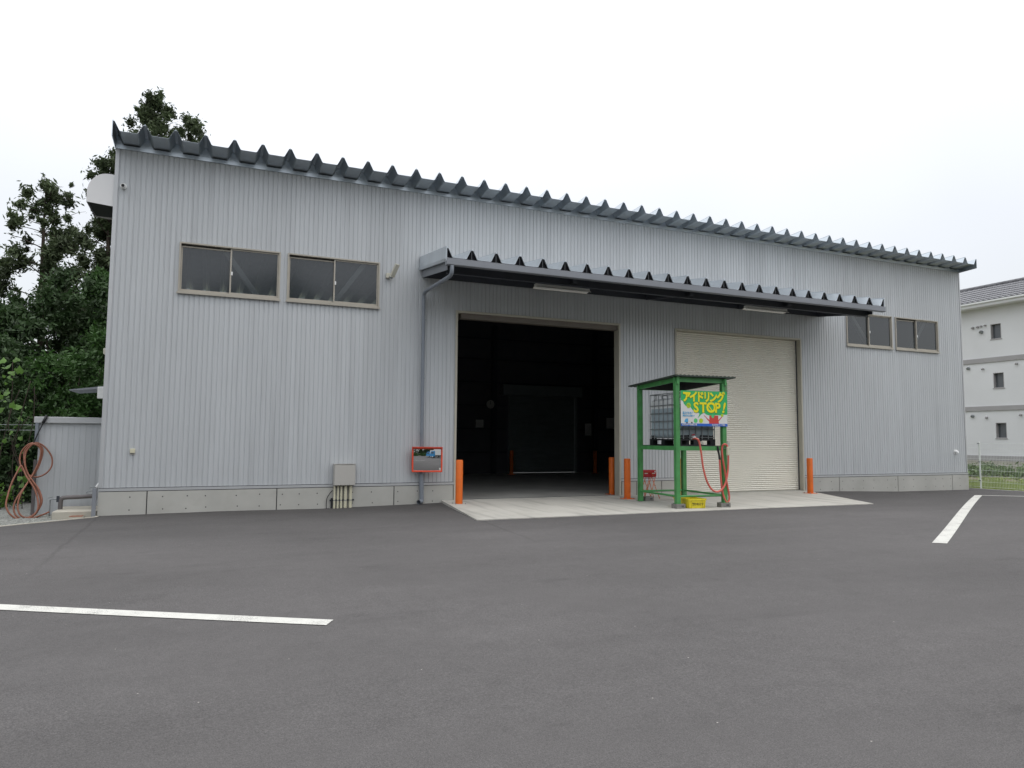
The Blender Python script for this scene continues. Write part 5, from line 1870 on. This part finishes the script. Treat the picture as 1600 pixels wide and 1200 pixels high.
def shrub(x, y, h, rad, label, seed, lm, size=0.12, n=46, per=110, name='shrub', grp='bushes behind the side shed'):
    global RNG
    RNG = np.random.default_rng(seed)
    t = thing(name, label, 'bush', (x, y, -0.2), 0, grp)
    g = MB()
    cs, rs, ps = [], [], []
    for s in range(7):
        a = RNG.uniform(0, 2 * pi)
        q = RNG.uniform(0.3, 0.75) * rad
        top = (cos(a) * q, sin(a) * q, h * RNG.uniform(0.55, 0.9))
        g.tube(catmull([(0, 0, 0), (top[0] * 0.3, top[1] * 0.3, top[2] * 0.4), top], 4), 0.05, 5, radii=[0.06 - 0.05 * k / 8 for k in range(9)])
    for k in range(n):
        a = RNG.uniform(0, 2 * pi)
        zf_ = RNG.uniform(0.04, 1.0)
        env = math.sqrt(max(0.05, 1 - (max(0, zf_ - 0.35) / 0.68) ** 2))
        q = rad * env * RNG.uniform(0.35, 1.0)
        s = RNG.uniform(0.28, 0.6) * (rad / 2.0) ** 0.5
        cs.append((cos(a) * q, sin(a) * q, h * zf_)); rs.append((s, s, s * 0.8)); ps.append(2.6 * per * (s / 0.45) ** 2)
    g.build('stem', 'bark', t, smooth=True)
    raw('crown', leaf_cloud(cs, rs, ps, size * 0.62, 1.9, 0.1), 4, lm, t)
    return t


shrub(-7.6, 29.0, 6.3, 2.6, 'big dark green broadleaf tree low at the far left', 21, 'dark_leaf', 0.16, 110, name='broadleaf_tree')
shrub(-4.6, 28.0, 7.2, 2.4, 'big dark green broadleaf tree between the cedar trunks', 22, 'dark_leaf', 0.16, 120, name='broadleaf_tree')
shrub(-3.3, 29.5, 7.8, 2.0, 'dark green broadleaf tree hugging the left wall of the warehouse', 23, 'mid_leaf', 0.15, 90, name='broadleaf_tree')
shrub(-6.1, 25.0, 4.6, 2.0, 'dark bush in the middle row behind the side shed at far left', 24, 'dark_leaf', 0.13, 90)
shrub(-3.9, 24.0, 4.0, 1.6, 'mid green bush rising over the left half of the side shed', 25, 'mid_leaf', 0.12, 80)
shrub(-3.0, 26.0, 5.1, 1.5, 'mid green bush beside the small awning', 26, 'mid_leaf', 0.12, 70)
shrub(-5.6, 21.6, 2.9, 1.5, 'dark low bush left of the side shed', 27, 'dark_leaf', 0.11, 80)
shrub(-4.5, 20.9, 1.9, 0.9, 'dark undergrowth bush just behind the coiled hose', 28, 'dark_leaf', 0.10, 60)
shrub(-4.6, 19.2, 0.55, 0.7, 'small bright green weeds at the foot of the bushes', 29, 'bright_leaf', 0.07, 26, 60)

# climbing vine with large leaves at the left edge
RNG = np.random.default_rng(31)
vine = thing('climbing_vine', 'bright green climbing vine with large round leaves at the left edge', 'vine', (-4.1, 18.8, -0.15))
g = MB()
for k in range(7):
    x0 = RNG.uniform(-0.7, 0.3)
    top = RNG.uniform(2.0, 3.3)
    g.tube(catmull([(x0, 0.15, 0), (x0 + RNG.normal(0, 0.1), 0.1, top * 0.35), (x0 + RNG.normal(0, 0.15), 0.05, top * 0.7), (x0 + RNG.normal(0, 0.2), 0.0, top)], 5), 0.009, 5)
g.build('stem', 'bark', vine, smooth=True)
lv = MB()
n_ = 9
ring = [(0.0, -0.40), (0.28, -0.52), (0.52, -0.20), (0.42, 0.16), (0.20, 0.42), (0.03, 0.80), (-0.18, 0.44), (-0.44, 0.20), (-0.46, -0.18), (-0.26, -0.50)]
lv.add([(a, 0.06 * abs(a), b) for a, b in ring] + [(0, -0.04, 0.0)], [(i, (i + 1) % 10, 10) for i in range(10)])
leaf0 = lv.build('leaf', 'bright_leaf', vine)
leaf0.scale = (0.12,) * 3
spots = []
for k in range(88):
    zt = RNG.uniform(0.5, 3.35)
    xm = 0.35 - 0.25 * max(0, (zt - 2.6))
    x = RNG.uniform(-0.9, xm)
    spots.append((x, RNG.uniform(-0.3, 0.25), zt))
for k, (x, y, z) in enumerate(spots):
    if k == 0:
        l_ = leaf0
    else:
        l_ = leaf0.copy(); COL.objects.link(l_); l_.parent = vine
    l_.location = (x, y, z)
    l_.rotation_euler = (RNG.uniform(-1.2, 0.1), RNG.uniform(-0.9, 0.9), RNG.uniform(-0.8, 0.8))
    s = RNG.uniform(0.05, 0.16)
    l_.scale = (s, s, s)
# wire fence strands behind the vine
t = thing('wire_strands', 'two thin horizontal wires in front of the dark bushes left of the shed', 'wire fence', (-4.6, 19.0, 0))
for z in (1.74, 1.62):
    MB().tube([(-2.5, 0.0, z), (1.2, 0.0, z)], 0.006, 5).build('wire', 'galvanised', t)
for x in (-1.9, 1.15):
    MB().tube([(x, 0.0, -0.2), (x, 0.0, 1.8)], 0.022, 8).build('stake', 'dark_steel', t)

# ------------------------------------------------------------------ what the convex mirror shows: parked lorries and a hedge behind the camera
def lorry(loc, rz, label):
    t = thing('lorry', label, 'lorry', loc, rz, 'blue lorries parked across the yard')
    # cab (front at -x)
    g = MB()
    sec = [(-3.1, 0.55), (-3.18, 1.0), (-3.12, 1.45), (-2.85, 2.25), (-2.6, 2.42), (-1.55, 2.45), (-1.5, 2.38), (-1.5, 0.55)]
    g.prism([(x, z) for x, z in sec], -1.05, 1.05, 'y')
    g.build('cab', 'truck_blue', t)
    MB().add([(-3.13, -0.92, 1.5), (-3.13, 0.92, 1.5), (-2.88, 0.88, 2.2), (-2.88, -0.88, 2.2)], [(0, 3, 2, 1)]).build('windscreen', 'window_dark', t)
    for s in (-1, 1):
        MB().box(-2.75, -1.85, s * 1.052 - 0.002, s * 1.052 + 0.002, 1.5, 2.15).build('side_window', 'window_dark', t)
        MB().box(-3.24, -3.19, s * 0.8 - 0.14, s * 0.8 + 0.14, 0.75, 0.92).build('headlight', 'white', t)
    MB().bbox(-3.32, -3.14, -1.05, 1.05, 0.42, 0.70, 0.03).build('bumper', 'white', t)
    MB().box(-1.45, 3.6, -0.45, 0.45, 0.55, 0.85).build('chassis', 'dark_steel', t)
    MB().bbox(-1.35, 3.7, -1.12, 1.12, 0.95, 3.05, 0.02).build('cargo_box', 'white', t)
    MB().box(-2.75, -1.9, -1.07, -1.055, 0.62, 0.95).build('wheel_arch', 'white', t)
    wh = None
    for x in (-2.3, 2.1):
        for s in (-1, 1):
            w = MB().tube([(x, s * 0.78, 0.45), (x, s * 1.04, 0.45)], 0.45, 20).build('wheel', 'tyre', t, smooth=True, angle=40)
            MB().cyl((x, s * 1.04, 0.45), (x, s * 1.065, 0.45), 0.24, 16).build('rim', 'white', w)
    return t


LA = lorry((2.9, -3.9, 0.0), radians(4), 'nearer blue cabbed lorry with a white cargo box behind the camera')
dup(LA, (-0.2, -8.8, 0.0), 'farther blue cabbed lorry standing behind the nearer one', 'blue lorries parked across the yard', radians(4))
cs, rs, ps = [], [], []
RNG = np.random.default_rng(77)
for i in range(150):
    cs.append((RNG.uniform(-30, 24), RNG.uniform(-33, -27), RNG.uniform(0.2, 2.2))); rs.append((1.3, 1.0, 0.9)); ps.append(120)
o = raw('hedge', leaf_cloud(cs, rs, ps, 0.32, 1.4), 4, 'mid_leaf')
o['kind'] = 'stuff'; o['label'] = 'green hedge along the far side of the yard behind the camera'; o['category'] = 'hedge'

cs, rs, ps = [], [], []  # woods added behind the camera, sized to block low sky light
for i in range(800):
    x = RNG.uniform(-75, 50)
    top = 15.0 + 2.0 * sin(x * 0.13) + 1.5 * sin(x * 0.41)
    cs.append((x, RNG.uniform(-42, -35), RNG.uniform(0.3, top))); rs.append((2.6, 1.8, 1.6)); ps.append(80)
for i in range(200):
    y = RNG.uniform(-40, 12)
    cs.append((RNG.uniform(-38, -32), y, RNG.uniform(0.3, 8.5))); rs.append((1.8, 2.4, 1.6)); ps.append(80)
o = raw('sky_blocking_woods', leaf_cloud(cs, rs, ps, 0.75, 1.3), 4, 'dark_leaf')
o['kind'] = 'stuff'; o['label'] = 'mass of dark woods added out of view to block low sky light'; o['category'] = 'woods'
